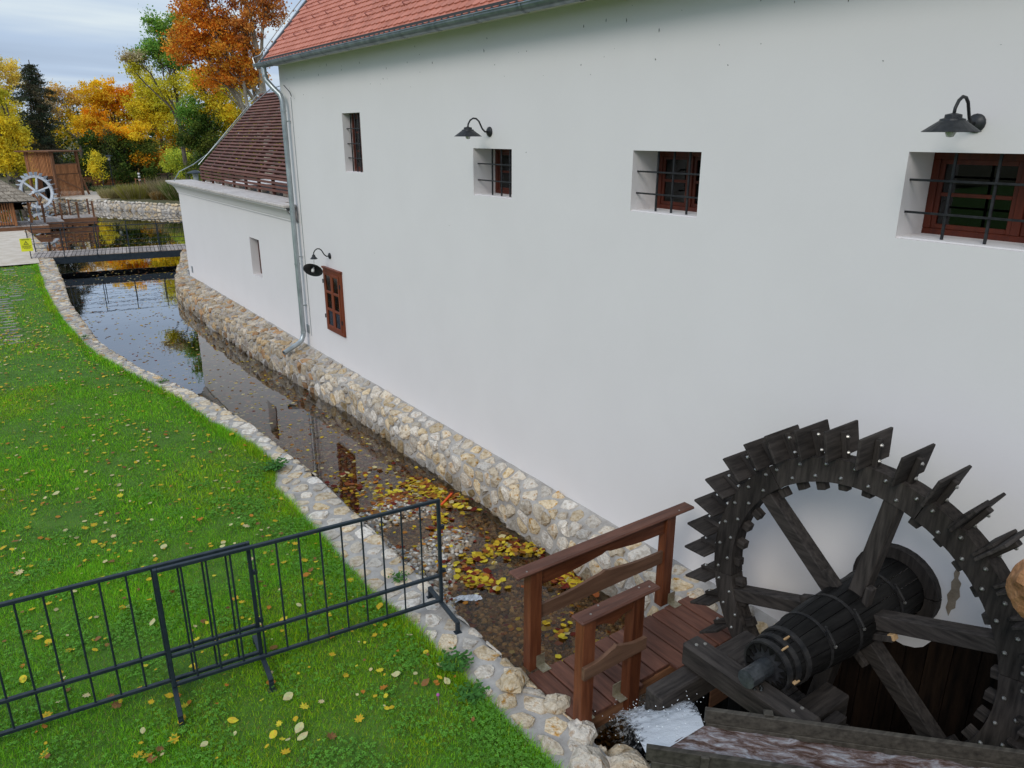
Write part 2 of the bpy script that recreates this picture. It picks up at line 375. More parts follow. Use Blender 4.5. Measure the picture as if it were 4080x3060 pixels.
# ------------------------------------------------------------------ rubble stonework (irregular cells, each stone its own mesh)
def voronoi(L, H, du, dv, seed, jit=.42):
    r = random.Random(seed); nu = max(1, int(L/du)); nv = max(1, int(round(H/dv))); P = {}
    for i in range(-1, nu+1):
        for j in range(-1, nv+1):
            P[i, j] = ((i+.5+(.5 if j % 2 else 0)*.8+r.uniform(-jit, jit))*L/nu, (j+.5+r.uniform(-jit, jit))*H/nv)
    cells = []
    for i in range(nu):
        for j in range(nv):
            px, py = P[i, j]; poly = [(px-2*du, py-2*dv), (px+2*du, py-2*dv), (px+2*du, py+2*dv), (px-2*du, py+2*dv)]
            for a in range(-2, 3):
                for b in range(-2, 3):
                    q = P.get((i+a, j+b))
                    if (a or b) and q:
                        mx_, my_ = (px+q[0])/2, (py+q[1])/2; nx_, ny_ = q[0]-px, q[1]-py; out_ = []
                        for k in range(len(poly)):
                            A = poly[k]; B = poly[(k+1) % len(poly)]
                            da = (A[0]-mx_)*nx_+(A[1]-my_)*ny_; db = (B[0]-mx_)*nx_+(B[1]-my_)*ny_
                            if da <= 0: out_.append(A)
                            if da*db < 0: t = da/(da-db); out_.append((A[0]+(B[0]-A[0])*t, A[1]+(B[1]-A[1])*t))
                        poly = out_
                        if len(poly) < 3: break
                if len(poly) < 3: break
            poly = [(x, min(max(y, .01), H-.01)) for x, y in poly]
            if len(poly) >= 3: cells.append(((px, py), poly))
    return cells

def stone(mapf, poly, gap, h, r, n=10, c=None, prof=((1.0, -.4), (.90, .55), (.55, 1.0))):
    """one rough stone over the cell polygon, mapped onto the wall by mapf(u,v)->(point, normal)"""
    cx = sum(p[0] for p in poly)/len(poly); cy = sum(p[1] for p in poly)/len(poly)
    # resample outline by angle
    per = []; L = 0
    for k in range(len(poly)):
        A = poly[k]; B = poly[(k+1) % len(poly)]; d = math.hypot(B[0]-A[0], B[1]-A[1]); per.append((L, A, B, d)); L += d
    if L < 1e-3: return None
    ring = []
    for i in range(n):
        s = L*(i+r.uniform(-.25, .25))/n % L
        for (l0, A, B, d) in per:
            if l0 <= s <= l0+d and d > 0: t = (s-l0)/d; ring.append((A[0]+(B[0]-A[0])*t, A[1]+(B[1]-A[1])*t)); break
    if len(ring) < 4: return None
    rad = sum(math.hypot(x-cx, y-cy) for x, y in ring)/len(ring)
    if rad < gap*1.3: return None
    f0 = 1-gap/rad; V = []; tx, ty = r.uniform(-.35, .35), r.uniform(-.35, .35)
    for fr, hh in prof:
        for k, (x, y) in enumerate(ring):
            q = f0*fr*(1+r.uniform(-.09, .09)); u = cx+(x-cx)*q; v = cy+(y-cy)*q
            p, nn = mapf(u, v); hz = h*hh*(1+(x-cx)/rad*tx+(y-cy)/rad*ty) if hh > 0 else h*hh
            if hh > 0: hz *= r.uniform(.75, 1.2)
            V.append(p+nn*hz)
    m = len(ring); p, nn = mapf(cx, cy); V.append(p+nn*h*r.uniform(.9, 1.15)); F = []
    for lv in range(2):
        for k in range(m): a = lv*m+k; b = lv*m+(k+1) % m; F.append((a, b, b+m, a+m))
    for k in range(m): F.append((2*m+k, 2*m+(k+1) % m, 3*m))
    return V, F

STONE_TINT = [(.50, .43, .33), (.56, .51, .43), (.42, .37, .30), (.55, .42, .26), (.60, .55, .48), (.47, .30, .17), (.40, .36, .33), (.52, .47, .39)]
M_STONEW = mat('wet_limestone', (.16, .115, .06), (.33, .27, .19), c3=(.22, .12, .05), rough=.5, scale=(11, 11, 11), bump=1.0, bscale=45, bdist=.02, rv=.24, hue=.35, lo=.30, hi=.55)
def stonework(parent, mapf, L, H, du, dv, gap, h, seed, nparts, key, keep=lambda p: True, flip=False, pale=1.0, **sk):
    r = random.Random(seed); cells = voronoi(L, H, du, dv, seed, .48)
    cells = [c for c in cells if keep(mapf(*c[0])[0])]
    cells.sort(key=lambda c: key(mapf(*c[0])[0])); k = 0; big = MB()
    for ctr, poly in cells:
        g = stone(mapf, poly, gap*r.uniform(.6, 1.5), h*r.uniform(.5, 1.4), r, **sk)
        if not g: continue
        Vv, Ff = g
        if flip: Ff = [f[::-1] for f in Ff]
        if k < nparts:
            ctrp = sum(Vv, Vector())/len(Vv)
            inst('stone', new_mesh('stone', [v-ctrp for v in Vv], Ff, M_STONEW if ctrp.z < -.44 else M_STONE), parent, ctrp); k += 1
        else:
            t = Vector(r.choice(STONE_TINT))*r.uniform(.8, 1.15)*pale*(.55 if sum(v.z for v in Vv)/len(Vv) < -.44 else 1); big.add(Vv, Ff, tuple(t))
    if big.V:
        o = big.build('stones_beyond', M_STONEA, parent, cols=True); o['kind'] = 'stuff'

def strip(name, parent, mapf, L, H, nu, nv, material, flip=False, lift=0):
    V = []; F = []; o = off(parent); rr = random.Random(3)
    for i in range(nu+1):
        for j in range(nv+1): p, n_ = mapf(L*i/nu, H*j/nv); V.append(p+n_*(lift+rr.uniform(-.006, .006))-o)
    for i in range(nu):
        for j in range(nv): a = i*(nv+1)+j; f = (a, a+1, a+nv+2, a+nv+1); F.append(f[::-1] if flip else f)
    ob = link(name, new_mesh(name, V, F, material, smooth=True), parent); OFF[ob.name] = o; return ob

def wrapmap(fa, fb, ytab0, drop, batter=.02, corner=.05, rise=0.):
    """fa: back edge x(y); fb: canal edge x(y); u runs along y; v across the top then down the face"""
    def f(u, v):
        y = ytab0+u; xa, xb = fa(y), fb(y); w = abs(xb-xa); sgn = 1 if xb > xa else -1
        if v <= w-corner: return Vector((xa+sgn*v, y, rise*max(0, 1-v/.22))), Vector((0, 0, 1))
        if v <= w+corner:
            t = (v-(w-corner))/(2*corner)*math.pi/2
            return Vector((xb-sgn*corner*(1-math.sin(t)), y, -corner*(1-math.cos(t)))), Vector((sgn*math.sin(t), 0, math.cos(t)))
        d = v-w
        return Vector((xb+sgn*batter*d, y, -d)), Vector((sgn, 0, .1)).normalized()
    return f

# stone plinth along the mill wall
lw = thing('stone_plinth_wall', 'rubble stone plinth wall running along the foot of the white mill above the water', 'stone wall', (5.2, 15, 0))
LEDGE = [(-1, 5.22), (11, 5.23), (13, 5.20), (14.5, 5.10), (16.5, 4.98), (19, 4.88), (23.6, 4.88), (25.2, 4.98), (26.5, 5.18), (28, 5.6), (30, 6.15), (33, 6.9)]
ledge_in = lambda y: interp(LEDGE, y)+.02*math.sin(y*1.7)+.018*math.sin(y*4.1)
mf = wrapmap(lambda y: 5.60 if y < 26.2 else max(5.6, ledge_in(y)+.42), ledge_in, 3.3, 1, rise=.08)
strip('mortar', lw, mf, 29.5, 1.5, 165, 12, M_MORTAR, flip=True)
stonework(lw, mf, 29.5, 1.30, .25, .185, .020, .034, 11, 300, lambda p: (p.x**2+p.y**2), flip=True)
# end of plinth beyond the annex corner
# left bank
lb = thing('canal_bank_wall', 'curved low retaining wall of pale stones set in grey mortar between lawn and canal', 'stone wall', (3, 15, 0))
mb_ = wrapmap(xout, xin, 1.2, 1)
strip('mortar', lb, mb_, 43.0, 1.25, 240, 12, M_MORTAR, flip=False)
stonework(lb, mb_, 43.0, 1.22, .25, .20, .032, .017, 23, 300, lambda p: (p.x**2+p.y**2) + (60 if p.z < -.2 else 0), flip=False, pale=1.2, prof=((1.0, -.4), (.93, .8), (.6, 1.0)))
# rugged boulders where the bank meets the footbridge
for (x, y, z, s) in [(3.02, 3.22, .02, .17), (3.2, 3.52, .0, .13), (3.26, 3.02, -.02, .18), (3.08, 4.28, .03, .14), (3.22, 3.86, .02, .12), (3.38, 3.22, -.12, .14)]:
    V, F = [], []
    r = random.Random(int(x*1000)); mbx = MB(); mbx.lathe([(.001, -.5), (.7, -.42), (1, -.05), (.92, .3), (.55, .55), (.001, .62)], 9)
    Vv = [Vector((v.x*s*(1+r.uniform(-.22, .22)), v.y*s*.85*(1+r.uniform(-.22, .22)), v.z*s*(1+r.uniform(-.2, .2)))) for v in mbx.V]
    o = inst('stone', new_mesh('stone', Vv, mbx.F, M_STONE), lb, (x, y, z)); o.rotation_euler = (0, 0, r.uniform(0, 6))
# far shore wall
FB = [Vector((3.6, 71.3, 0)), Vector((6.4, 63.7, 0)), Vector((7.1, 62.4, 0)), Vector((11.9, 54.1, 0)), Vector((16.3, 46.4, 0)), Vector((21, 41, 0))]
def farmap(u, v):
    s = u
    for a, b in zip(FB, FB[1:]):
        d = (b-a).length
        if s <= d or b is FB[-1]:
            t = (b-a)/d; n_ = Vector((t.y, -t.x, 0)); n_ = n_ if n_.y < 0 or n_.x < 0 else -n_
            p = a+t*s
            if v < .35: return p-n_*(.35-v), Vector((0, 0, 1))
            return p+Vector((0, 0, -(v-.35))), n_
        s -= d
fw_ = thing('shore_wall', 'pale rubble stone wall along the far shore of the pond', 'stone wall', (9, 58, 0))
strip('mortar', fw_, farmap, 40, .95, 60, 6, M_MORTAR, lift=.0)
stonework(fw_, farmap, 40, .92, .42, .26, .03, .06, 5, 120, lambda p: abs(p.x-9), flip=False, pale=1.25)

# ------------------------------------------------------------------ the mill
XW = 5.6
mill = thing('mill_building', 'long white rendered mill with red clay tile roof and small barred windows', 'building', (XW, 8, 0))
WIN = [  # y0, y1, z0, z1, depth, horizontal bars, vertical bars
    (12.19, 12.92, 3.87, 4.85, .17, [4.60, 4.35, 4.11], [12.32, 12.46, 12.60, 12.78]),
    (7.84, 8.72, 3.73, 4.33, .35, [4.135, 3.925], [8.00, 8.19, 8.40]),
    (4.83, 5.72, 3.75, 4.35, .37, [4.145, 3.93], [5.04, 5.24, 5.45]),
    (1.62, 2.91, 3.77, 4.385, .37, [4.19, 3.96], [1.78, 2.05, 2.33, 2.62])]
SHUT = (13.42, 14.28, .72, 1.98)
CUT = [(-4, .92), (1.70, .90), (1.95, .84), (2.07, .74), (2.15, .60), (2.21, .555), (2.30, .525), (2.42, .53), (2.62, .42), (3.1, .15), (3.54, 0.)]
wallY0, wallY1, wallZ1 = -4.0, 15.9, 5.80
Y = sorted({wallY0, wallY1, 3.54} | {v for w in WIN for v in w[:2]} | {float(v) for v in range(-3, 16, 1)} | {c[0] for c in CUT})
Z = sorted({0., .95, 1.6, 2.4, 3.1, wallZ1} | {v for w in WIN for v in w[2:4]})
mbw = MB()
for ya, yb in zip(Y, Y[1:]):
    for za, zb in zip(Z, Z[1:]):
        ym, zm = (ya+yb)/2, (za+zb)/2
        if any(w[0] < ym < w[1] and w[2] < zm < w[3] for w in WIN): continue
        a, b = za, za
        if za == 0.: a, b = -.02, -.02
        if ym < 3.54 and zb <= .96: a, b = interp(CUT, ya), interp(CUT, yb)
        mbw.add([(XW, ya, a), (XW, yb, b), (XW, yb, zb), (XW, ya, zb)], [(0, 3, 2, 1)])
for y0, y1, z0, z1, dep, hb, vb in WIN:   # splayless reveals
    x1 = XW+dep+.12
    mbw.add([(XW, y0, z0), (XW, y1, z0), (XW, y1, z1), (XW, y0, z1), (x1, y0, z0+.0), (x1, y1, z0), (x1, y1, z1), (x1, y0, z1)], [(0, 1, 5, 4), (1, 2, 6, 5), (2, 3, 7, 6), (3, 0, 4, 7)])
# cut edge thickness, gable end, back
for (ya, za), (yb, zb) in zip(CUT, CUT[1:]): mbw.add([(XW, ya, za), (XW, yb, zb), (XW+.35, yb, zb), (XW+.35, ya, za)], [(0, 1, 2, 3)])
mbw.add([(XW, 15.9, -.02), (14.4, 15.9, -.02), (14.4, 15.9, 5.8), (10.0, 15.9, 10.6), (XW, 15.9, 5.8)], [(0, 1, 2, 3, 4)])
mbw.add([(14.4, 15.9, -.02), (14.4, -4, -.02), (14.4, -4, 5.8), (14.4, 15.9, 5.8)], [(0, 1, 2, 3)])
mbw.add([(XW, -4, .92), (14.4, -4, .92), (14.4, -4, 5.8), (10, -4, 10.6), (XW, -4, 5.8)], [(4, 3, 2, 1, 0)])
mbw.add([(XW, -4, 5.8), (XW, 15.9, 5.8), (5.33, 15.9, 5.8), (5.33, -4, 5.8)], [(0, 1, 2, 3)])   # soffit
mbw.build('wall', M_WALL, mill)
M_PATCH = mat('bare_plaster', (.22, .17, .12), (.33, .27, .2), rough=.95, scale=(8, 8, 8), bump=.6, rv=0)
MB().prism([(2.03, 1.40), (2.045, 1.34), (2.035, 1.30), (2.05, 1.26), (2.04, 1.2), (2.06, 1.14), (2.045, 1.09), (2.05, 1.03), (2.02, .97), (2.01, 1.03), (1.985, 1.06), (1.99, 1.12), (1.97, 1.17), (1.985, 1.23), (1.98, 1.28), (2.01, 1.31), (2.005, 1.36)], .0, .004,
           Matrix(((0, 0, -1, XW), (1, 0, 0, 0), (0, 1, 0, 0), (0, 0, 0, 1)))).build('bare_plaster_patch', M_PATCH, mill)
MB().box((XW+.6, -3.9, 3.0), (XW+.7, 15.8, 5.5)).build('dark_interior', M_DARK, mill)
# stains and specks near the eave
sp = MB(); r = random.Random(4)
for i in range(70):
    y = r.uniform(2, 15.5); z = 5.72-abs(r.gauss(0, .28))-.02 if r.random() < .93 else r.uniform(2.5, 5.4); w = r.uniform(.002, .007); h = w*r.uniform(.8, 4 if z > 5.4 else 1.5)
    a = r.uniform(-.6, .6)
    sp.prism([(y-w, z), (y, z-h), (y+w*.8, z+h*.1), (y+w*.3+a*.01, z+h)], .0, .003, Matrix(((0, 0, -1, XW), (1, 0, 0, 0), (0, 1, 0, 0), (0, 0, 0, 1))))
sp.build('wall_specks', simple('speck', (.06, .05, .04), .9), mill)
M_SASH = wood('sash', 'Z')
for k, (y0, y1, z0, z1, dep, hb, vb) in enumerate(WIN):
    xf = XW+dep; t = .055; fr = MB()
    fr.box((xf, y0, z0), (xf+.06, y1, z0+t), .004); fr.box((xf, y0, z1-t), (xf+.06, y1, z1), .004)
    fr.box((xf, y0, z0+t), (xf+.06, y0+t, z1-t), .004); fr.box((xf, y1-t, z0+t), (xf+.06, y1, z1-t), .004)
    win = fr.build('window', M_SASH, mill)
    ym, zm = (y0+y1)/2, (z0+z1)/2
    part('mullion', M_SASH, win, (xf-.005, ym-.03, z0+t), (xf+.05, ym+.03, z1-t))
    cols = [(y0+t, ym-.03), (ym+.03, y1-t)]
    tz = [z0+t, z0+(z1-z0)*.5, z1-t] if k else [z0+t, z0+(z1-z0)*.36, z0+(z1-z0)*.68, z1-t]
    for ya, yb in cols:
        s_ = MB()
        s_.box((xf+.012, ya, z0+t), (xf+.045, ya+.035, z1-t), .003); s_.box((xf+.012, yb-.035, z0+t), (xf+.045, yb, z1-t), .003)
        s_.box((xf+.012, ya+.035, z0+t), (xf+.045, yb-.035, z0+t+.035), .003); s_.box((xf+.012, ya+.035, z1-t-.035), (xf+.045, yb-.035, z1-t), .003)
        for q in tz[1:-1]: s_.box((xf+.014, ya+.035, q-.014), (xf+.043, yb-.035, q+.014), .003)
        s_.build('sash', M_SASH, win)
        edges = [z0+t+.035]+tz[1:-1]+[z1-t-.035]
        for qa, qb in zip(edges, edges[1:]): part('pane', M_GLASS, win, (xf+.026, ya+.035, qa), (xf+.030, yb-.035, qb), 0)
    gr = MB()
    gr.box((XW+.02, y0-.0, z0+.001), (xf, y1, z0+.012)); gr.build('sill', M_MORTAR if False else M_WALL, win)
    for zz in hb: MB().beam((XW+.075, y0-.01, zz), (XW+.075, y1+.01, zz), .016, .016, .002).build('bar', M_BAR, win)
    for yy in vb: MB().beam((XW+.09, yy, z0-.005), (XW+.09, yy, z1+.01), .018, .018, .002).build('bar', M_BAR, win)
# small red-brown casement low in the wall
y0, y1, z0, z1 = SHUT; M_C = wood('casement', 'Z'); xf = XW-.045; t = .075
fr = MB(); fr.box((xf, y0, z0), (XW+.002, y0+t, z1), .006); fr.box((xf, y1-t, z0), (XW+.002, y1, z1), .006); fr.box((xf, y0+t, z0), (XW+.002, y1-t, z0+t), .006); fr.box((xf, y0+t, z1-t), (XW+.002, y1-t, z1), .006)
fr.box((xf-.02, y0-.02, z1), (XW-.002, y1+.02, z1+.035), .006)
cw = fr.build('casement_window', M_C, mill)
ym = (y0+y1)/2
for ya, yb in ((y0+t, ym), (ym, y1-t)):
    s_ = MB(); q = .055; b = .012
    s_.box((xf-b, ya+.002, z0+t), (xf+.02, ya+q, z1-t), .005); s_.box((xf-b, yb-q, z0+t), (xf+.02, yb-.002, z1-t), .005)
    for zz in np.linspace(z0+t, z1-t-.05, 4): s_.box((xf-b, ya+q, zz), (xf+.02, yb-q, zz+.05), .005)
    s_.build('sash', M_C, cw)
    for i in range(3):
        za = z0+t+.05+i*((z1-t-.05-z0-t)/3); part('pane', M_GLASS, cw, (xf+.004, ya+q, za), (xf+.010, yb-q, za+(z1-z0-2*t-.05)/3-.05), 0)
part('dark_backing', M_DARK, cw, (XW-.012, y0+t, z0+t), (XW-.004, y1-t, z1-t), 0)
for zz in (z0+.25, z1-.3): MB().tube([(xf-.02, y1-.02, zz), (xf-.02, y1-.02, zz+.08)], .012, 6).build('hinge', M_BAR, cw)
for zz in (z0+.25, z1-.3): MB().tube([(xf-.02, y0+.02, zz), (xf-.02, y0+.02, zz+.08)], .012, 6).build('hinge', M_BAR, cw)
part('vent_grille', M_GALV, mill, (XW-.012, 15.42, .37), (XW-.001, 15.58, .56), .003)

# roof
PITCH = R(48.3); cs, sn = math.cos(PITCH), math.sin(PITCH); RX, RZ = 5.36, 5.87
def rp(s, y, n=0.): return Vector((RX+cs*s-sn*n, y, RZ+sn*s+cs*n))
rb = MB(); rb.add([rp(0, 16.15, -.02), rp(0, -4, -.02), rp(6.6, -4, -.02), rp(6.6, 16.15, -.02), rp(0, 16.15, -.1), rp(0, -4, -.1), rp(6.6, -4, -.1), rp(6.6, 16.15, -.1)],
                  [(0, 1, 2, 3), (4, 7, 6, 5), (0, 4, 5, 1), (0, 3, 7, 4), (1, 5, 6, 2)])
rb.add([rp(6.6, 16.15, 0), rp(6.6, -4, 0), (14.9, -4, RZ), (14.9, 16.15, RZ)], [(0, 1, 2, 3)])
rb.build('roof_deck', M_TILE, mill)
TW, TE = .162, .132
tp = [(-TW/2+.002, .24), (-TW/2+.002, .030), (-TW*.36, .012), (-TW*.15, 0), (TW*.15, 0), (TW*.36, .012), (TW/2-.002, .030), (TW/2-.002, .24)]
tm_m = MB().prism(tp, 0, .020)
rotT = Matrix((Vector((0, 1, 0)), Vector((cs, 0, sn)), Vector((-sn, 0, cs)))).transposed().to_3x3()
tilt = Matrix.Rotation(R(-7.5), 3, 'X')
Vt = [rotT @ (tilt @ v) for v in tm_m.V]; tile_me = new_mesh('roof_tile', Vt, tm_m.F, M_TILE)
tiles = []
for row in range(46):
    for c in range(int(18.3/TW)):
        y = 16.12-TW*(c+.5+(.5 if row % 2 else 0)); tiles.append((row, y, rp(row*TE-.02, y, .022)))
camp = Vector((0, 0, 4.5)); MI = cam.matrix_world.inverted()
def inframe(p, m=.03):
    q = MI @ p
    if q.z > -.1: return False
    u = q.x/-q.z*26.19/36; v = q.y/-q.z*26.19/36
    return abs(u) < .5+m and abs(v) < .375+m
near = sorted([t for t in tiles if inframe(t[2])], key=lambda t: (t[2]-camp).length)[:300]; ns = {id(t) for t in near}
for t in near: inst('roof_tile', tile_me, mill, t[2]+Vector((0, 0, rnd.uniform(-.002, .002))))
big = MB()
for t in tiles:
    if id(t) in ns or t[0] > 26: continue
    big.add([v+t[2]+Vector((0, 0, rnd.uniform(-.002, .002))) for v in Vt], tm_m.F)
o = big.build('roof_tiles_beyond', M_TILE, mill); o['kind'] = 'stuff'
# snow guards
sg = MB(); sg.tube([rotT @ Vector((-.035, .0, .03)), rotT @ Vector((0, -.01, .11)), rotT @ Vector((.035, 0, .03))], .0045, 5); sg.tube([rotT @ Vector((0, .12, .03)), rotT @ Vector((0, -.01, .11))], .0045, 5)
sgm = sg.mesh('snow_guard', simple('guard_red', (.22, .05, .035), .5))
for row in (3, 6, 9, 12):
    for c in range(16): y = 15.7-c*.62-(.31 if row % 2 else 0); inst('snow_guard', sgm, mill, rp(row*TE+.04, y, .03))
# gutter : half round with joints and brackets
GX, GZ, GR = 5.27, 5.83, .085
def gut(r0, ya, yb, n=10):
    V = []; F = []
    for y in (ya, yb):
        for k in range(n+1): a = math.pi+math.pi*k/n; V.append((GX+r0*math.cos(a), y, GZ+r0*math.sin(a)))
        for k in range(n+1): a = 2*math.pi-math.pi*k/n; V.append((GX+(r0-.006)*math.cos(a), y, GZ+(r0-.006)*math.sin(a)))
    m = 2*(n+1)
    for k in range(m): F.append((k, (k+1) % m, (k+1) % m+m, k+m))
    return V, F
gm = MB(); gm.add(*gut(GR, -4, 16.2)); gm.tube([(GX-GR, -4, GZ), (GX-GR, 16.2, GZ)], .009, 6)
gm.add([(GX-GR, 16.2, GZ)]+[(GX+GR*math.cos(math.pi+math.pi*k/10), 16.2, GZ+GR*math.sin(math.pi+math.pi*k/10)) for k in range(11)], [tuple(range(1, 12))])
gutter = gm.build('gutter', M_ZINC, mill, smooth=False)
for y in np.arange(15.4, -3.5, -.92): q = MB(); q.add(*gut(GR+.006, y-.018, y+.018)); q.build('gutter_joint', M_ZINC, gutter)
MB().box((GX+.06, -4, 5.80), (5.42, 16.2, 5.93), .0).build('fascia', simple('fascia_dark', (.05, .05, .05), .8), mill)
MB().beam(rp(-.05, 16.17, .03), rp(6.5, 16.17, .03), .05, .05, .004, up=(0, 1, 0)).build('verge_trim', M_ZINC, mill)
# lightning conductor up the verge
lc = MB(); pts = [Vector((5.22, 16.1, 5.72)), Vector((5.2, 16.2, 5.95))]+[rp(.1+s*.6, 16.2, .10+.02*math.sin(s)) for s in range(9)]; lc.tube(pts, .012, 6)
lcx = lc.build('lightning_conductor', M_GALV, mill)
for s in range(5): MB().tube([rp(.3+s*1.0, 16.2, .0), rp(.3+s*1.0, 16.2, .1)], .006, 5).build('conductor_clip', M_GALV, lcx)
# downpipe with swan neck and shoe
dp = MB(); PX, PY = 5.47, 15.47
dp.tube([(GX, 15.80, 5.76), (GX, 15.79, 5.62), (GX+.015, 15.76, 5.52), (GX+.10, 15.66, 5.38), (PX-.02, 15.50, 5.24), (PX, PY, 5.12), (PX, PY, 5.0), (PX, PY, .42), (PX-.01, PY-.0, .34), (PX-.06, PY-.02, .25), (PX-.15, PY-.04, .19), (4.95, 15.32, .06)], .052, 14, caps=False)
dpo = dp.build('downpipe', M_GALV, mill, smooth=True)
for z in (5.60, 4.95, 3.0, 1.9, .42): MB().lathe([(.054, -.02), (.060, -.018), (.060, .018), (.054, .02)], 14, (PX if z < 5.2 else GX+.005, PY if z < 5.2 else 15.785, z)).build('pipe_collar', M_GALV, dpo)
for z in (4.75, 2.05, 1.0): MB().box((PX+.05, PY-.015, z-.012), (XW, PY+.015, z+.012), .003).build('pipe_bracket', M_GALV, dpo)
MB().tube([(XW-.01, 15.32, 5.2), (XW-.01, 15.32, .35)], .006, 5).build('thin_conduit', M_GALV, mill)
MB().tube([(5.5, 15.4, 5.42), (5.5, 15.1, 5.28), (5.52, 15.08, 5.2)], .008, 5).build('wall_hook', M_BAR, mill)

# ------------------------------------------------------------------ annex
an = thing('annex_building', 'low white annex with stone coping and dark red slatted roof beyond the mill', 'building', (XW, 21, 0))
AY0, AY1 = 15.9, 26.2
aw = (18.38, 19.12, 1.145, 2.075)
mbw = MB(); YY = sorted({AY0, aw[0], aw[1], AY1, 17.2, 21, 23, 25}); ZZ = [-.02, aw[2], aw[3], 2.9]
for ya, yb in zip(YY, YY[1:]):
    for za, zb in zip(ZZ, ZZ[1:]):
        if aw[0] < (ya+yb)/2 < aw[1] and aw[2] < (za+zb)/2 < aw[3]: continue
        mbw.add([(XW, ya, za), (XW, yb, za), (XW, yb, zb), (XW, ya, zb)], [(0, 3, 2, 1)])
x1 = XW+.24
mbw.add([(XW, aw[0], aw[2]), (XW, aw[1], aw[2]), (XW, aw[1], aw[3]), (XW, aw[0], aw[3]), (x1, aw[0], aw[2]), (x1, aw[1], aw[2]), (x1, aw[1], aw[3]), (x1, aw[0], aw[3])], [(0, 1, 5, 4), (1, 2, 6, 5), (2, 3, 7, 6), (3, 0, 4, 7)])
mbw.add([(XW, AY1, -1), (12, AY1, -1), (12, AY1, 2.9), (XW, AY1, 2.9)], [(0, 1, 2, 3)])
mbw.build('wall', M_WALL, an)
# coved cornice
prof = [(XW-.012, 2.74), (XW-.03, 2.745), (XW-.03, 2.775), (XW-.045, 2.80), (XW-.06, 2.84), (XW-.09, 2.90), (XW-.14, 2.96), (XW-.20, 3.00), (XW-.245, 3.02), (XW-.25, 3.055)]
cm = MB(); V = []; F = []
for (yy, f) in ((15.54, 0), (AY1, 0)):
    for x, z in prof: V.append((x, yy+(XW-x if yy > 20 else 0), z))
n = len(prof)
for k in range(n-1): F.append((k, k+1, k+1+n, k+n))
for x, z in prof: V.append((12, AY1+(XW-x), z))
for k in range(n-1): F.append((k+n, k+1+n, k+1+2*n, k+2*n))
F.append(tuple(range(n))); cm.add(V, F); cm.build('cornice', M_WALL, an)
M_COP = mat('coping_stone', (.46, .40, .36), (.62, .57, .53), rough=.8, scale=(9, 9, 9), bump=.3, rv=.08)
yv = 15.54; k = 0
while yv < AY1+.2:
    y2 = min(yv+.78, AY1+.28)
    part('coping_slab', M_COP, an, (XW-.29, yv+.004, 3.058), (6.12 if yv > 15.9 else 5.59, y2-.004, 3.115), .008); yv = y2
part('window_frame', M_SASH, an, (x1-.05, aw[0], aw[2]), (x1, aw[1], aw[3]))
for zz in (1.9, 1.62, 1.35): MB().beam((XW+.11, aw[0], zz), (XW+.11, aw[1]-.3, zz), .018, .018, .002).build('bar', M_BAR, an)
for yy in (18.47, 18.62): MB().beam((XW+.11, yy, aw[2]), (XW+.11, yy, aw[3]), .02, .02, .002).build('bar', M_BAR, an)
part('vent_grille', M_GALV, an, (XW-.012, 25.63, .23), (XW-.001, 25.79, .44), .003)
# slatted roof
SLX = wood('slat', 'Y'); a0 = Vector((6.1, 0, 3.56)); a1 = Vector((8.16, 0, 5.68)); du_ = (a1-a0).normalized(); nn_ = Vector((-du_.z, 0, du_.x))
nsl = 26
for i in range(nsl):
    p = a0+(a1-a0)*i/(nsl-1)
    MB().beam((p.x, AY0+.02, p.z), (p.x, 25.02, p.z), .05, .060, .003, up=tuple(du_)).build('roof_slat', SLX, an)
for z in (3.50, 3.41, 3.32, 3.23): MB().beam((6.06, AY0+.02, z), (6.06, 25.02, z), .03, .055, .003).build('skirt_slat', SLX, an)
SLZ = wood('slat', 'X')
for y in np.arange(16.3, 25.1, 1.09):
    MB().beam(a0+Vector((.06, y, -.02)), a1+Vector((.06, y, -.06)), .07, .12, .004, up=tuple(nn_)).build('rafter', SLZ, an)
    MB().box((6.09, y-.035, 3.11), (6.16, y+.035, 3.55), .003).build('strut', wood('slat', 'Z'), an)
for i in range(24):
    p = Vector((8.22, 0, 5.62)).lerp(Vector((10.2, 0, 3.5)), i/23)
    MB().beam((p.x, AY0+.02, p.z), (p.x, 25.02, p.z), .03, .075, .003, up=(-.68, 0, .73)).build('roof_slat', SLX, an)
MB().box((6.5, AY0, 2.84), (12, AY1, 2.88)).build('floor_slab', M_DARK, an)
MB().tube([a0+Vector((-.05, 25.1, .05)), a1+Vector((0, 25.1, .08)), a1+Vector((.2, 20, .08))], .012, 5).build('edge_trim', M_GALV, an)
# lightning conductor arcing over the annex roof
lc = MB(); ctrl = [(5.45, 25.9, 3.12), (5.6, 25.7, 3.4), (5.95, 25.3, 3.62), (6.4, 25.1, 3.95), (6.9, 24.6, 4.55), (7.4, 23.9, 5.25), (7.75, 22.8, 5.75), (7.9, 21, 5.88), (7.9, 17, 5.86), (7.9, 16, 5.86)]
lc.tube(ctrl, .014, 6); lc.build('lightning_conductor', M_GALV, an)
# squashed rolls of reed between the struts : bricks at the eave
for i in range(9):
    y = 16.5+i*.98; part('brick', mat('pale_brick', (.42, .33, .25), (.58, .48, .38), rough=.9), an, (6.14, y, 3.12), (6.25, y+.42, 3.19), .006)

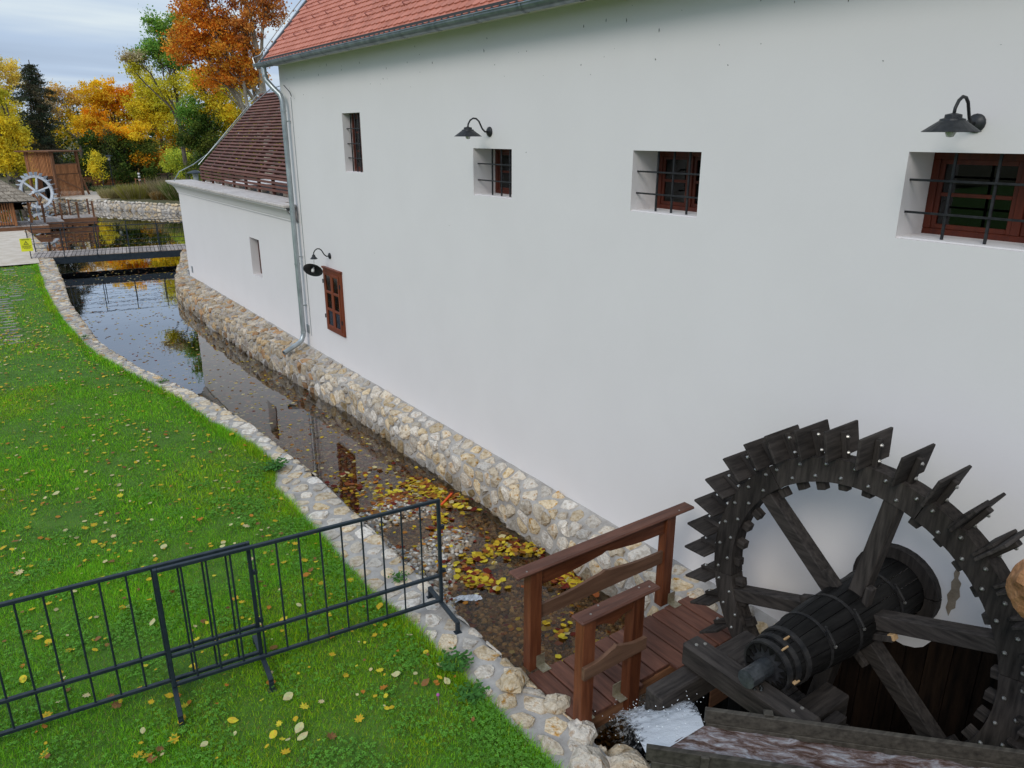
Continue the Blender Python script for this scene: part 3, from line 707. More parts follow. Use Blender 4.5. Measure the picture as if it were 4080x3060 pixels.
# ------------------------------------------------------------------ wall lamps
M_LAMP = mat('lamp_iron', (.016, .018, .020), (.035, .036, .038), rough=.42, scale=(25, 25, 25), bump=.1)
M_BULB = simple('bulb_glass', (.7, .7, .68), .1)
def lampshade(rr=.175): return [(.012, .115), (.05, .105), (.052, .085), (.075, .078), (.078, .068), (rr, 0), (rr-.006, -.002), (.07, .058), (.04, .06)]
def wall_lamp(y, z, label, broken=False):
    t = thing('wall_lamp', label, 'lamp', (XW, y, z), 0, 'gooseneck lamps on the mill wall')
    rs = Vector((XW, y, z)); X0 = XW-.33
    MB().lathe([(.001, -.035), (.022, -.033), (.03, -.028), (.055, -.02), (.062, -.008), (.062, -.001)], 16, (XW, y, z), 'X').build('wall_plate', M_LAMP, t, smooth=True)
    pts = [(XW-.03, y, z-.0), (XW-.075, y, z+.0), (XW-.115, y, z+.035), (XW-.14, y, z+.08), (XW-.165, y, z+.125), (XW-.205, y, z+.155), (XW-.25, y, z+.16), (XW-.295, y, z+.135), (X0+.005, y, z+.09), (X0, y, z+.05)]
    MB().tube(pts, .011, 8).build('arm', M_LAMP, t, smooth=True)
    zb = z-.055
    if not broken:
        sh = MB().lathe(lampshade(), 24, (X0, y, zb)).build('shade', M_LAMP, t)
        MB().lathe([(.001, -.045), (.022, -.04), (.033, -.015), (.03, .01), (.016, .04), (.014, .07)], 12, (X0, y, zb+.01)).build('bulb', M_BULB, t, smooth=True)
    else:
        MB().lathe([(.012, .085), (.03, .07), (.034, .045), (.07, .0), (.072, -.003), (.03, .03)], 16, (X0, y, zb+.03)).build('canopy', M_LAMP, t)
        MB().tube([(X0, y, zb+.05), (X0-.005, y+.01, zb-.10)], .003, 5).build('wire', M_BAR, t)
        mm = Matrix.Translation((X0-.03, y+.02, zb-.19)) @ Vector((.52, .60, .66)).to_track_quat('Z', 'Y').to_matrix().to_4x4() 
        q = MB().lathe(lampshade(.19), 24); q.V = [mm @ v for v in q.V]; q.build('shade', M_LAMP, t, label='shade torn loose and hanging tilted from its wire')
        q = MB().lathe([(.001, -.045), (.022, -.04), (.033, -.015), (.03, .01), (.016, .04), (.014, .07)], 12); q.V = [mm @ v for v in q.V]; q.build('bulb', M_BULB, t, smooth=True)
wall_lamp(8.32, 4.535, 'dark gooseneck wall lamp above the small square barred window in the middle of the mill')
wall_lamp(2.49, 4.575, 'dark gooseneck wall lamp above the largest barred window, biggest in view')
wall_lamp(13.95, 2.25, 'broken gooseneck wall lamp with its shade dangling beside the red-brown casement window', True)

# ------------------------------------------------------------------ timber footbridge over the canal
fb = thing('timber_footbridge', 'brown timber footbridge with plank deck and carved handrails crossing the canal', 'footbridge', (4.2, 3.95, 0))
DK = wood('deck', 'Y'); xa = 3.235; k = 0
PLW = .1885
while xa < 5.25:
    yn = 3.60 if xa < 3.9 else (3.66 if xa < 4.3 else 3.58); 
    part('deck_plank', DK, fb, (xa, yn+rnd.uniform(-.008, .008), -.012+rnd.uniform(-.002, .002)), (xa+PLW-.016, 4.275+rnd.uniform(-.01, .01), .028), .005); xa += PLW
for y in (3.72, 4.12): MB().beam((3.1, y, -.09), (5.3, y, -.09), .10, .14, .006).build('joist', wood('brown', 'X'), fb)
part('side_board', wood('brown', 'X'), fb, (3.25, 3.605, -.155), (3.86, 3.635, -.014), .004)
RX_ = wood('red', 'X'); RZ_ = wood('red', 'Z'); AP = wood('apron', 'X')
def railing(x0, x1, y, xs_, sect, zb, hr, label):
    rl = part('handrail', wood('deck', 'X'), fb, (hr[0], y-.035, 1.0), (hr[1], y+.105, 1.032), .012)
    for x in xs_: part('post', RZ_, fb, (x, y-.01, zb), (x+.125, y+.09, .999), .005)
    return rl
def wavy(x0, x1, z0, z1, y0, y1, up, material, name, bump=.045):
    n = 28; top = []; bot = []
    for i in range(n+1):
        t = i/n; x = x0+(x1-x0)*t
        b = bump*(math.exp(-((t-.5)/.20)**2)) + bump*.35*(1 if abs(t-.5) < .035 else 0)
        (top if up else bot).append((x, (z1 + b) if up else (z0 + b - bump))); (bot if up else top).append((x, z0 if up else z1))
    poly = bot+top[::-1]
    m = Matrix(((1, 0, 0, 0), (0, 0, -1, 0), (0, 1, 0, 0), (0, 0, 0, 1)))
    MB().prism(poly, -y1, -y0, m).build(name, material, fb)
railing(3.4, 4.9, 4.33, (3.285, 4.93), .12, -.0, (3.13, 5.29), '')
railing(3.4, 4.0, 3.56, (3.21, 3.735), .12, -.16, (3.17, 4.01), '')
wavy(3.40, 4.94, .885, .998, 4.345, 4.375, False, RX_, 'rail_apron', .05)
wavy(3.40, 4.94, .50, .63, 4.345, 4.375, True, AP, 'mid_rail', .05)
wavy(3.335, 3.735, .86, .998, 3.565, 3.595, False, RX_, 'rail_apron', -.05)
wavy(3.20, 3.87, .50, .61, 3.515, 3.548, True, AP, 'mid_rail', .055)
M_BR = mat('zinc_bracket', (.28, .25, .17), (.42, .38, .28), rough=.45, metallic=.6, scale=(30, 30, 30))
for x, y in ((3.40, 4.32), (5.045, 4.30), (3.325, 3.66), (3.70, 3.66)):
    q = MB().box((x-.045, y-.10, .029), (x+.05, y+.0, .034)); q.box((x-.045, y-.004, .034), (x+.05, y+.001, .14)); br = q.build('angle_bracket', M_BR, fb)
    for i in range(4): MB().lathe([(.001, .004), (.006, .003), (.006, 0)], 6, (x-.03+i % 2*.06, y-.08+i//2*.04, .034)).build('screw', M_STEEL, br)
scr = MB().lathe([(.001, .004), (.008, .003), (.009, 0)], 8).mesh('screw', M_STEEL)
for x, y in ((3.25, 4.33), (5.1, 4.33), (3.3, 3.58), (3.42, 3.63), (3.85, 3.62), (3.93, 3.58)): inst('screw', scr, fb, (x, y, 1.032))
for x, y, z in ((3.80, 3.55, -.03), (3.76, 3.55, -.09), (3.82, 3.55, -.10), (3.30, 3.55, -.09)):
    inst('bolt', scr, fb, (x, y, z), (R(90), 0, 0), (1.4, 1.4, 1.4))
# dark sluice boards under the bridge
sl = thing('sluice_wall', 'black wet timber sluice boards below the footbridge at the edge of the wheel pit', 'sluice', (4.2, 3.4, -1))
for i in range(9):
    x = 3.60+i*.2; part('board', wood('black', 'Z'), sl, (x, 3.40-.012*(i % 2), -1.2), (x+.19, 3.45, -.13-.02*(i % 3)), .004)

# ------------------------------------------------------------------ wheel pit lining
pit = thing('pit_lining', 'dark vertical timber boards lining the wheel pit below the white wall', 'pit wall', (5.6, 2, 0)); PB = wood('pit', 'Z')
yb = -1.2
while yb < 3.5:
    w = .17+rnd.uniform(-.02, .03)
    top = min(interp(CUT, yb), interp(CUT, yb+w))-.01
    MB().box((XW+.02, yb, -1.3), (XW+.06+rnd.uniform(-.008, .008), yb+w-.006, max(top+.12, .0)), .004).build('board', PB, pit); yb += w
MB().box((XW+.07, -4, -1.3), (XW+.1, 3.6, .9)).build('backing', M_DARK, pit)
for x in (3.4,):
    pass
MB().box((3.30, -2, -1.3), (3.36, 3.3, -.1)).build('side_face', M_MORTAR, pit)
part('cross_board', wood('brown', 'X'), pit, (4.6, 3.38, -.4), (5.58, 3.43, -.05), .005)

# ------------------------------------------------------------------ water wheel
def make_wheel(name, label, cat, base, group=None, npad=35, wk='wheel', detail=True, axle=True):
    """wheel in local axes: axle along X, centre at origin, ring plane x = 0"""
    t = thing(name, label, cat, base, 0, group); OFF[t.name] = Vector((0, 0, 0))
    WR = wood(wk, 'Y'); WZ = wood(wk, 'Z'); WX = wood(wk, 'X')
    r0, r1 = 1.055, 1.24; hx = .075
    bolt = MB().lathe([(.001, -.016), (.008, -.014), (.013, -.006), (.016, 0)], 8, (0, 0, 0), 'X').mesh('bolt', M_STEEL)
    for k in range(6):
        a0_ = R(k*60+50); a1_ = R(k*60+110)-.006; n = 12; V = []; F = []
        for i in range(n+1):
            a = a0_+(a1_-a0_)*i/n
            for (x, r_) in ((-hx, r0), (-hx, r1), (hx, r1), (hx, r0)): V.append((x, math.cos(a)*r_, math.sin(a)*r_))
        for i in range(n):
            for j in range(4): F.append((i*4+j, i*4+(j+1) % 4, i*4+4+(j+1) % 4, i*4+4+j))
        F += [(3, 2, 1, 0), (n*4, n*4+1, n*4+2, n*4+3)]
        q = MB(); q.add(V, F); seg = q.build('rim_segment', WZ, t)
        if detail:
            for i in range(11):
                a = a0_+(a1_-a0_)*(i+.5)/11; rr_ = 1.10 if i % 2 else 1.195
                inst('bolt', bolt, seg, (-hx, math.cos(a)*rr_, math.sin(a)*rr_))
    # raised fillet on the outer rim
    pd = MB().box((-.205, -.011, 1.245), (.215, .011, 1.475), .004).mesh('paddle', WX)
    cl = MB().box((-.03, -.05, 1.22), (.03, -.012, 1.44), .005).mesh('cleat', WZ)
    pg = MB().box((-.035, -.035, .985), (.035, .035, 1.06), .004).mesh('tenon', WZ)
    ob = MB().box((-.12, .012, 1.20), (.215, .035, 1.36), .004).mesh('backing_board', WX)
    for i in range(npad):
        a = 360/npad*i+7.94-.8
        rx = R(a-90)
        p = inst('paddle', pd, t, (0, 0, 0), (rx+R(rnd.uniform(-1, 1)), 0, 0))
        if detail:
            c = inst('cleat', cl, p, (0, 0, 0)); inst('tenon', pg, t, (rnd.uniform(-.01, .01), 0, 0), (rx, 0, 0), (1, 1, 1+rnd.uniform(-.02, .02)))
            inst('bolt', bolt, p, (0, -.05, 1.28), (0, 0, R(90))); inst('bolt', bolt, p, (0, -.05, 1.40), (0, 0, R(90))); (inst('backing_board', ob, p, (0, 0, 0)) if 112 < a % 360 < 250 else None)
    for k in range(6):
        a = R(40+60*k); d = Vector((0, math.cos(a), math.sin(a)))
        MB().beam(d*.16+Vector((.0, 0, 0)), d*1.10, .115, .13, .006, up=(1, 0, 0)).build('spoke', wood(wk, 'Y') if abs(d.y) > .7 else WZ, t)
        if detail:
            pp = Vector((0, -d.z, d.y))
            MB().beam(d*.20+pp*.10-Vector((.06, 0, 0)), d*.36+pp*.09-Vector((.06, 0, 0)), .05, .07, .004, up=(1, 0, 0)).build('wedge', WZ, t)
            if k == 2: MB().beam(d*.33+pp*.085-Vector((.06, 0, 0)), d*.375+pp*.08-Vector((.06, 0, 0)), .045, .06, .003, up=(1, 0, 0)).build('wedge_tip', wood('fresh', 'Y'), t)
    return t
WC = Vector((4.91, 2.43, 1.035))
wh = make_wheel('water_wheel', 'large dark weathered timber undershot mill wheel against the white wall', 'water wheel', tuple(WC))
# axle
AXR = lambda x: interp([(3.88, .165), (4.15, .20), (4.5, .232), (4.9, .245), (5.56, .243)], x)
BL = wood('black', 'X')
ns_ = 16
for k in range(ns_):
    a0_, a1_ = 2*math.pi*k/ns_, 2*math.pi*(k+1)/ns_-.02; V = []; F = []; xs_ = [3.88, 4.15, 4.5, 4.9, 5.56]
    for x in xs_:
        R_ = AXR(x)
        for a in (a0_, (a0_*2+a1_)/3, (a0_+2*a1_)/3, a1_): V.append((x-WC.x, math.cos(a)*R_, math.sin(a)*R_))
        V.append((x-WC.x, math.cos((a0_+a1_)/2)*(R_-.06), math.sin((a0_+a1_)/2)*(R_-.06)))
    for i in range(len(xs_)-1):
        for j in range(5): F.append((i*5+j, i*5+(j+1) % 5, i*5+5+(j+1) % 5, i*5+5+j))
    F += [(4, 3, 2, 1, 0)]
    q = MB(); q.add(V, F); q.build('axle_stave', BL, wh)
MB().lathe([(.001, 3.895-WC.x), (.14, 3.895-WC.x), (.15, 3.93-WC.x)], 20, ax='X').build('axle_end', M_BAR, wh)
MB().tube([(3.67-WC.x, 0, 0), (3.93-WC.x, 0, 0)], [.066, .066], 18).build('journal', mat('worn_iron', (.05, .055, .06), (.16, .17, .18), rough=.35, metallic=.8, scale=(9, 9, 9)), wh, smooth=False)
M_BAND = mat('band_iron', (.012, .012, .013), (.035, .032, .03), rough=.55, metallic=.3, scale=(12, 12, 12))
for x, w in ((3.905, .022), (3.985, .022), (4.085, .022)):
    rr_ = AXR(x); MB().lathe([(rr_, x-w-WC.x), (rr_+.014, x-w-WC.x), (rr_+.016, x+w-WC.x), (rr_, x+w-WC.x)], 28, ax='X').build('axle_hoop', M_BAND, wh)
for x in (4.33, 4.66, 5.2):
    rr_ = AXR(x); hb_ = MB().lathe([(rr_, x-.014-WC.x), (rr_+.006, x-.014-WC.x), (rr_+.006, x+.014-WC.x), (rr_, x+.014-WC.x)], 28, ax='X').build('axle_band', M_BAND, wh)
    a = R(140); c = Vector((x-WC.x, math.cos(a)*(rr_+.02), math.sin(a)*(rr_+.02))); tn = Vector((0, -math.sin(a), math.cos(a)))
    q = MB().beam(c-tn*.05, c+tn*.05, .02, .03, .003); q.tube([c-tn*.075+Vector((0, 0, .01)), c+tn*.075+Vector((0, 0, .01))], .006, 6); q.lathe([(.001, .0), (.012, 0), (.012, .012), (.001, .012)], 6, c-tn*.07); q.build('clamp', M_BAND, hb_); MB().lathe([(.001, .0), (.012, 0), (.012, .014), (.001, .014)], 6, c+tn*.07).build('nut', M_STEEL, hb_)
for x, a in ((3.95, 115), (4.03, 100), (3.96, 190)):
    a = R(a); c = Vector((x-WC.x, math.cos(a)*.19, math.sin(a)*.19)); MB().beam(c-Vector((.03, 0, 0)), c+Vector((.03, 0, 0)), .012, .025, .002, up=tuple(c)).build('wooden_shim', wood('fresh', 'X'), wh)
# wall collar : two half rings
for s in (0, 1):
    V = []; F = []; n = 14
    for i in range(n+1):
        a = R(-8)+math.pi*s+(math.pi-.02)*i/n
        for x, r_ in ((5.52-WC.x, .25), (5.52-WC.x, .345), (5.6-WC.x, .345), (5.6-WC.x, .25)): V.append((x, math.cos(a)*r_, math.sin(a)*r_))
    for i in range(n):
        for j in range(4): F.append((i*4+j, i*4+(j+1) % 4, i*4+4+(j+1) % 4, i*4+4+j))
    q = MB(); q.add(V, F); q.build('wall_collar', wood('wheel', 'Z'), wh)

# bearing frame
bf = thing('bearing_frame', 'heavy blackened timber frame carrying the iron journal of the wheel axle', 'timber frame', (3.8, 2.5, 0))
BT = wood('wheel', 'Y'); BK = wood('black', 'X'); BKZ = wood('black', 'Z')
bm = MB().box((3.70, 1.97, .755), (3.87, 3.02, .955), .022).build('bearing_beam', BT, bf)
wsh = MB().lathe([(.001, .007), (.012, .006), (.014, .0)], 10).mesh('washer', M_STEEL)
for x, y in ((3.76, 2.93), (3.82, 2.90), (3.76, 2.12), (3.83, 2.10)): inst('washer', wsh, bm, (x, y, .955))
MB().box((3.32, 2.84, .54), (4.45, 3.00, .752), .012).build('cross_beam', wood('wheel', 'X'), bf)
MB().box((3.62, 2.10, .54), (4.44, 2.28, .752), .012).build('cross_beam', wood('wheel', 'X'), bf)
for x, y in ((3.62, 2.86), (4.3, 2.86), (4.3, 2.12), (3.75, 2.12)): MB().box((x, y, -1.2), (x+.13, y+.13, .538), .008).build('post', BKZ, bf)
MB().beam((3.50, 3.02, .30), (3.95, 2.62, .30), .12, .10, .008).build('brace', wood('wheel', 'X'), bf)
MB().box((3.92, 2.60, .80), (4.20, 2.78, .90), .008).build('stop_block', wood('wheel', 'X'), bf)
q = MB().box((4.02, 1.98, .70), (4.20, 2.06, .78), .006); q.build('small_block', wood('wheel', 'X'), bf)
q = MB(); r = random.Random(9)
for i in range(16):
    a = r.uniform(0, 6.3); d = r.uniform(.05, .11); q.lathe([(.001, .016), (.016, .006), (.001, -.004)], 6, (3.78+math.cos(a)*d*.8, 2.44+math.sin(a)*d, .957))
q.build('grease', simple('black_grease', (.01, .01, .009), .25), bf)

# flume
fl = thing('timber_flume', 'open plank flume carrying foaming water past the wheel in the near corner', 'flume', (3.6, 2, .8))
A = Vector((3.28, 2.44, .9)); dr = Vector((.687, -.727, 0)); pn = Vector((-.727, -.687, 0))
FW = wood('flume', 'X')
def along(o_, s, n, z): v = A+dr*s+pn*n; return Vector((v.x, v.y, z))
MB().beam(along(A, 0, 0, .945), along(A, 2.2, 0, .945), .035, .10, .004).build('side_board', FW, fl)
MB().beam(along(A, .012, 0, .838), along(A, 2.2, 0, .838), .035, .105, .004).build('side_board', FW, fl)
MB().beam(along(A, -.365, .385, .945), along(A, 2.2, .385, .945), .035, .10, .004).build('side_board', FW, fl)
MB().beam(along(A, -.33, .385, .838), along(A, 2.2, .385, .838), .035, .105, .004).build('side_board', FW, fl)
for s in (-.02, .75, 1.5): MB().beam(along(A, s, .415, .74), along(A, s, .415, 1.0), .05, .022, .004, up=tuple(pn)).build('cleat', FW, fl)
MB().beam(along(A, .36, -.02, 1.005), along(A, .42, -.02, 1.005), .05, .015, .003).build('shim', FW, fl)
fl_floor = MB(); fl_floor.beam(along(A, -.2, .192, .765), along(A, 2.2, .192, .765), .42, .03, .004); fl_floor.build('floor_board', FW, fl)
for s in (.5, 1.4): MB().beam(along(A, s, -.1, .70), along(A, s, .5, .70), .09, .09, .005).build('bearer', FW, fl)
for s, n in ((.5, -.06), (.5, .45), (1.4, .45)):
    p = along(A, s, n, 0); MB().box((p.x-.05, p.y-.05, -1.2), (p.x+.05, p.y+.05, .655), .006).build('leg', BKZ, fl)
# foaming water
def foam_mat():
    m = bpy.data.materials.new('foaming_water'); m.use_nodes = True; t = m.node_tree; n = t.nodes; l = t.links.new
    b = n['Principled BSDF']; b.inputs['Roughness'].default_value = .12; b.inputs['IOR'].default_value = 1.33
    co = n.new('ShaderNodeTexCoord'); no = n.new('ShaderNodeTexNoise'); no.inputs['Scale'].default_value = 6; no.inputs['Detail'].default_value = 7; no.inputs['Roughness'].default_value = .7; no.inputs['Distortion'].default_value = .6
    mq = n.new('ShaderNodeMapping'); mq.inputs['Rotation'].default_value = (0, 0, R(46.6)); mq2 = n.new('ShaderNodeMapping'); mq2.inputs['Scale'].default_value = (1.1, 3.4, 2); l(co.outputs['Object'], mq.inputs[0]); l(mq.outputs[0], mq2.inputs[0]); l(mq2.outputs[0], no.inputs['Vector']); r = n.new('ShaderNodeValToRGB'); l(no.outputs[0], r.inputs[0])
    r.color_ramp.elements[0].position = .40; r.color_ramp.elements[0].color = (.07, .035, .022, 1); r.color_ramp.elements[1].position = .72; r.color_ramp.elements[1].color = (.50, .52, .56, 1)
    e_ = r.color_ramp.elements.new(.5); e_.color = (.17, .12, .11, 1)
    l(r.outputs[0], b.inputs['Base Color']); bu = n.new('ShaderNodeBump'); bu.inputs['Strength'].default_value = .9; bu.inputs['Distance'].default_value = .03; l(no.outputs[0], bu.inputs['Height']); l(bu.outputs[0], b.inputs['Normal'])
    return m
FM = foam_mat()
def foam_sheet(name, f, nu, nv, material, amp=.012, **kw):
    from mathutils import noise as mn
    V = []; F = []
    for i in range(nu+1):
        for j in range(nv+1):
            p = f(i/nu, j/nv); a = mn.fractal(p*9, 1, 2, 4)*amp*1.6; V.append(p+Vector((a*.3, 0, a)))
    for i in range(nu):
        for j in range(nv): a = i*(nv+1)+j; F.append((a, a+1, a+nv+2, a+nv+1))
    return link(name, new_mesh(name, V, F, material, smooth=True), **kw)
foam_sheet('flume_water', lambda u, v: along(A, -.02-.34*v+(2.2+.34*v)*u, .02+.345*v, .865-.01*u), 150, 26, FM, .007, label='brown foaming water running inside the plank flume', cat='water', kind='stuff')
def spill(u, v):
    p0 = along(A, -.34*v, .02+.345*v, .870); k = min(u/.8, 1)
    p = p0+Vector((.62*k-.12*k*v, .72*k+.22*k*v, -.22*k-.42*k*k)); e_ = max(0, (u-.8)/.2)
    return p+Vector((.06*e_, .08*e_, -.85*e_))
FW2 = mat('white_foam', (.26, .27, .29), (.66, .68, .72), rough=.3, scale=(26, 26, 26), bump=1.0, bscale=90, bdist=.008, rv=0, lo=.38, hi=.6)
def spray_mat():
    m = bpy.data.materials.new('falling_spray'); m.use_nodes = True; t = m.node_tree; n = t.nodes; l = t.links.new; b = n['Principled BSDF']; o = n['Material Output']
    b.inputs['Base Color'].default_value = (.56, .58, .61, 1); b.inputs['Roughness'].default_value = .25
    tr = n.new('ShaderNodeBsdfTransparent'); mi = n.new('ShaderNodeMixShader'); at = n.new('ShaderNodeAttribute'); at.attribute_name = 'col'; co = n.new('ShaderNodeTexCoord')
    no = n.new('ShaderNodeTexNoise'); no.inputs['Scale'].default_value = 30; no.inputs['Detail'].default_value = 6; no.inputs['Roughness'].default_value = .7; l(co.outputs['Object'], no.inputs['Vector'])
    ad = n.new('ShaderNodeMath'); ad.operation = 'ADD'; l(no.outputs[0], ad.inputs[0]); l(at.outputs['Fac'], ad.inputs[1])
    r = n.new('ShaderNodeMapRange'); l(ad.outputs[0], r.inputs[0]); r.inputs[1].default_value = .92; r.inputs[2].default_value = 1.12; l(r.outputs[0], mi.inputs[0]); l(tr.outputs[0], mi.inputs[1]); l(b.outputs[0], mi.inputs[2]); l(mi.outputs[0], o.inputs[0])
    bu = n.new('ShaderNodeBump'); bu.inputs['Strength'].default_value = .8; bu.inputs['Distance'].default_value = .01; l(no.outputs[0], bu.inputs['Height']); l(bu.outputs[0], b.inputs['Normal'])
    return m
def spill_sheet():
    nu, nv = 60, 44; V = []; F = []; C = []
    for i in range(nu+1):
        for j in range(nv+1):
            u, v = i/nu, j/nv; p = spill(u, v); a = mnz.fractal(p*11, 1, 2, 4)*.03*u; V.append(p+Vector((a, a*.4, a)))
    for i in range(nu):
        for j in range(nv):
            a = i*(nv+1)+j; F.append((a, a+1, a+nv+2, a+nv+1)); u, v = (i+.5)/nu, (j+.5)/nv
            d = .78-.42*u**1.3-.35*(abs(v-.5)*2)**5*min(1, u*4); C.append((d, d, d))
    return new_mesh('spilling_foam', V, F, spray_mat(), C, smooth=True)
link('spilling_foam', spill_sheet(), label='white foam spilling from the open end of the flume', cat='foam', kind='stuff')
q = MB(); r = random.Random(77)
for i in range(170):
    u = r.random()**.7; p = spill(u, r.random()*1.1-.05)+Vector((r.gauss(0, .05), r.gauss(0, .05), r.uniform(-.02, .07))); z_ = r.uniform(.002, .006); q.lathe([(.0005, -z_), (z_, 0), (.0005, z_)], 4, p)
q.build('water_drops', simple('drop_white', (.75, .78, .8), .15), None, label='small drops thrown up round the spilling foam', cat='drops', kind='stuff')
foam_sheet('pit_foam', lambda u, v: Vector((3.4+.85*u, 2.7+.72*v, -.60+.07*math.sin(u*3.1)*math.sin(v*3.1))), 50, 50, FW2, .02, label='churning pale foam on the water below the footbridge', cat='foam', kind='stuff')

# rust coloured stone on the terrace edge at the right border
te = thing('terrace_pier', 'terrace pier outside the right edge carrying a projecting slab', 'pier', (3.2, .2, 0))
MB().box((3.4, -.7, -1.2), (4.0, .25, 2.2), .02).build('pier_body', M_MORTAR, te)
from mathutils import noise as mnz
mbx = MB().lathe([(.001, -.5)]+[(math.sin(math.pi*k/12)**.75, -.5*math.cos(math.pi*k/12)) for k in range(1, 12)]+[(.001, .5)], 22)
Vv = []
for v in mbx.V:
    f_ = 1+.22*mnz.fractal(v*1.3+Vector((3, 1, 2)), 1, 2, 3)+.08*mnz.fractal(v*6, 1, 2, 3); Vv.append(Vector((v.x*.15*f_, v.y*.15*f_, v.z*.32*f_)))
link('boulder', new_mesh('boulder', Vv, mbx.F, mat('rusty_stone', (.22, .09, .035), (.42, .21, .10), rough=.9, scale=(14, 14, 14), bump=1, bscale=50, bdist=.01)), None, (3.68, .955, 2.545), (0, 0, .6), 'rust-orange rough stone poking in at the right edge beside the wheel', 'stone')
MB().box((3.70, .1, 2.2), (3.95, 1.0, 2.38), .02).build('slab', M_MORTAR, te)

# ------------------------------------------------------------------ steel barriers on the lawn
balm = None
def barrier(p, q, nb, label):
    """p, q: the two lower corners on the ground plan"""
    p = Vector((p[0], p[1], 0)); q = Vector((q[0], q[1], 0)); d = (q-p); L = d.length; x = d/L; n_ = Vector((-x.y, x.x, 0))
    t = thing('crowd_barrier', label, 'barrier', tuple(p), math.atan2(x.y, x.x), 'steel barriers across the lawn')
    OFF[t.name] = Vector((0, 0, 0)); s = .032; z0, zm, z1 = .145, .425, 1.235
    for name, z in (('bottom_rail', z0), ('middle_rail', zm), ('top_rail', z1)):
        MB().box((s/2, -s/2, z-s/2), (L-s/2, s/2, z+s/2), .004).build(name, M_ANTH, t)
    for xx in (0, L): MB().box((xx-s/2, -s/2-.001, z0-s/2), (xx+s/2, s/2+.001, z1+s/2+.001), .004).build('end_post', M_ANTH, t)
    bal = MB().tube([(0, 0, z0+s/2), (0, 0, z1-s/2)], .0085, 8).mesh('baluster', M_ANTH)
    for i in range(1, nb): inst('baluster', bal, t, (L*i/nb, 0, 0))
    for xx in (0, L):
        sx = 1 if xx == 0 else -1
        f = MB().box((xx-.02+sx*.0, -.38, z0-s/2-.036), (xx+.02, .30, z0-s/2-.004), .004)
        f.box((xx-.02, -.38, .0), (xx+.02, -.35, z0-s/2-.038), .003); f.box((xx-.02, .27, .0), (xx+.02, .30, z0-s/2-.038), .003)
        f.box((xx-.035, -.395, -.002), (xx+.035, -.335, .008), .002); f.box((xx-.035, .255, -.002), (xx+.035, .315, .008), .002)
        f.build('foot', M_ANTH, t)
    for z in (.47, .95): MB().box((L+s/2, -.018, z-.02), (L+s/2+.035, .018, z+.02), .004).build('coupling', M_ANTH, t)
    return t
barrier((.675, 5.785), (3.10, 5.53), 13, 'dark grey steel barrier standing half on the lawn and half on the stone bank')
barrier((-.995, 6.03), (1.40, 5.785), 13, 'dark grey steel barrier at the left edge, wholly on the lawn')

# ------------------------------------------------------------------ lawn : grass blades, clover, leaves
np.random.seed(5)
INNp = np.array(INN); OUTp = np.array(OUTR)
def npout(y): return np.interp(y, OUTp[:, 0], OUTp[:, 1])
def npin(y): return np.interp(y, INNp[:, 0], INNp[:, 1])
def nplawn(x, y): return .01+.022*(np.sin(x*1.3+y*.7)+np.sin(x*.6-y*1.1+2)+.5*np.sin(x*2.9+y*2.3+1))/2.5
def patch(x, y): return (np.sin(x*2.1+1)*np.sin(y*1.7+.5)+np.sin(x*5.3+y*2.2)*.5+np.sin(y*6.1-x*3.3+2)*.4)/1.9
def xleft(y): return -.30*y*1.0+1.2-1.6      # left limit just outside the view
def grass(n, y0, y1, hgt, wid, pw=1.0, edge=False):
    y = y0+(y1-y0)*np.random.rand(n)**pw; xo = npout(y)-.01
    xl = -.12*y-1.1 
    if edge: x = xo+.03-np.abs(np.random.randn(n))*.10
    else: x = xl+(xo-xl)*np.random.rand(n)
    pt = patch(x, y); keep = np.random.rand(n) < np.clip(.85+pt*.4, .35, 1); x = x[keep]; y = y[keep]; pt = pt[keep]; n = len(x)
    h = hgt*(.55+.75*np.random.rand(n))*(1+.35*pt); an = np.random.rand(n)*6.283; ln = .25+.75*np.random.rand(n)
    z = nplawn(x, y)-.01; w = wid*(.6+.7*np.random.rand(n)); ax = np.cos(an); ay = np.sin(an)
    V = np.zeros((n, 3, 3)); V[:, 0] = np.stack([x-ay*w/2, y+ax*w/2, z], 1); V[:, 1] = np.stack([x+ay*w/2, y-ax*w/2, z], 1)
    V[:, 2] = np.stack([x+ax*h*ln, y+ay*h*ln, z+h*(1.1-.75*ln)], 1)
    g = np.array([[.135, .35, .016], [.09, .28, .012], [.19, .40, .020], [.11, .32, .028], [.28, .37, .035]]); c = g[np.random.choice(5, n, p=[.3, .27, .23, .15, .05])]
    c = np.array([1.48, 1.40, 1.15])*c*(.45+.95*np.random.rand(n))[:, None]*(1+.18*pt)[:, None]; yl = np.sin(x*.9+y*.55)*np.sin(y*.83-x*.4+1) > .25; c[yl] *= np.array([1.35, 1.05, .8]); dry = np.random.rand(n) < .05+.07*(pt < -.4)+.06*yl; c[dry] = np.array([.26, .22, .09])*(.6+.5*np.random.rand(dry.sum()))[:, None]
    return V.reshape(-1, 3), c
gs = [grass(400000, 2.2, 8.5, .062, .0052), grass(190000, 8.5, 16, .064, .0085), grass(80000, 16, 32.2, .06, .016), grass(16000, 3.2, 12, .11, .006, edge=True), grass(9000, 12, 32, .12, .012, edge=True)]
GRM = leafmat('grass_blade', .3, .55)
link('grass', soup('grass', np.concatenate([g[0] for g in gs]), 3, np.concatenate([g[1] for g in gs]), GRM), kind='stuff', label='short green grass of the canal-side lawn', cat='grass')
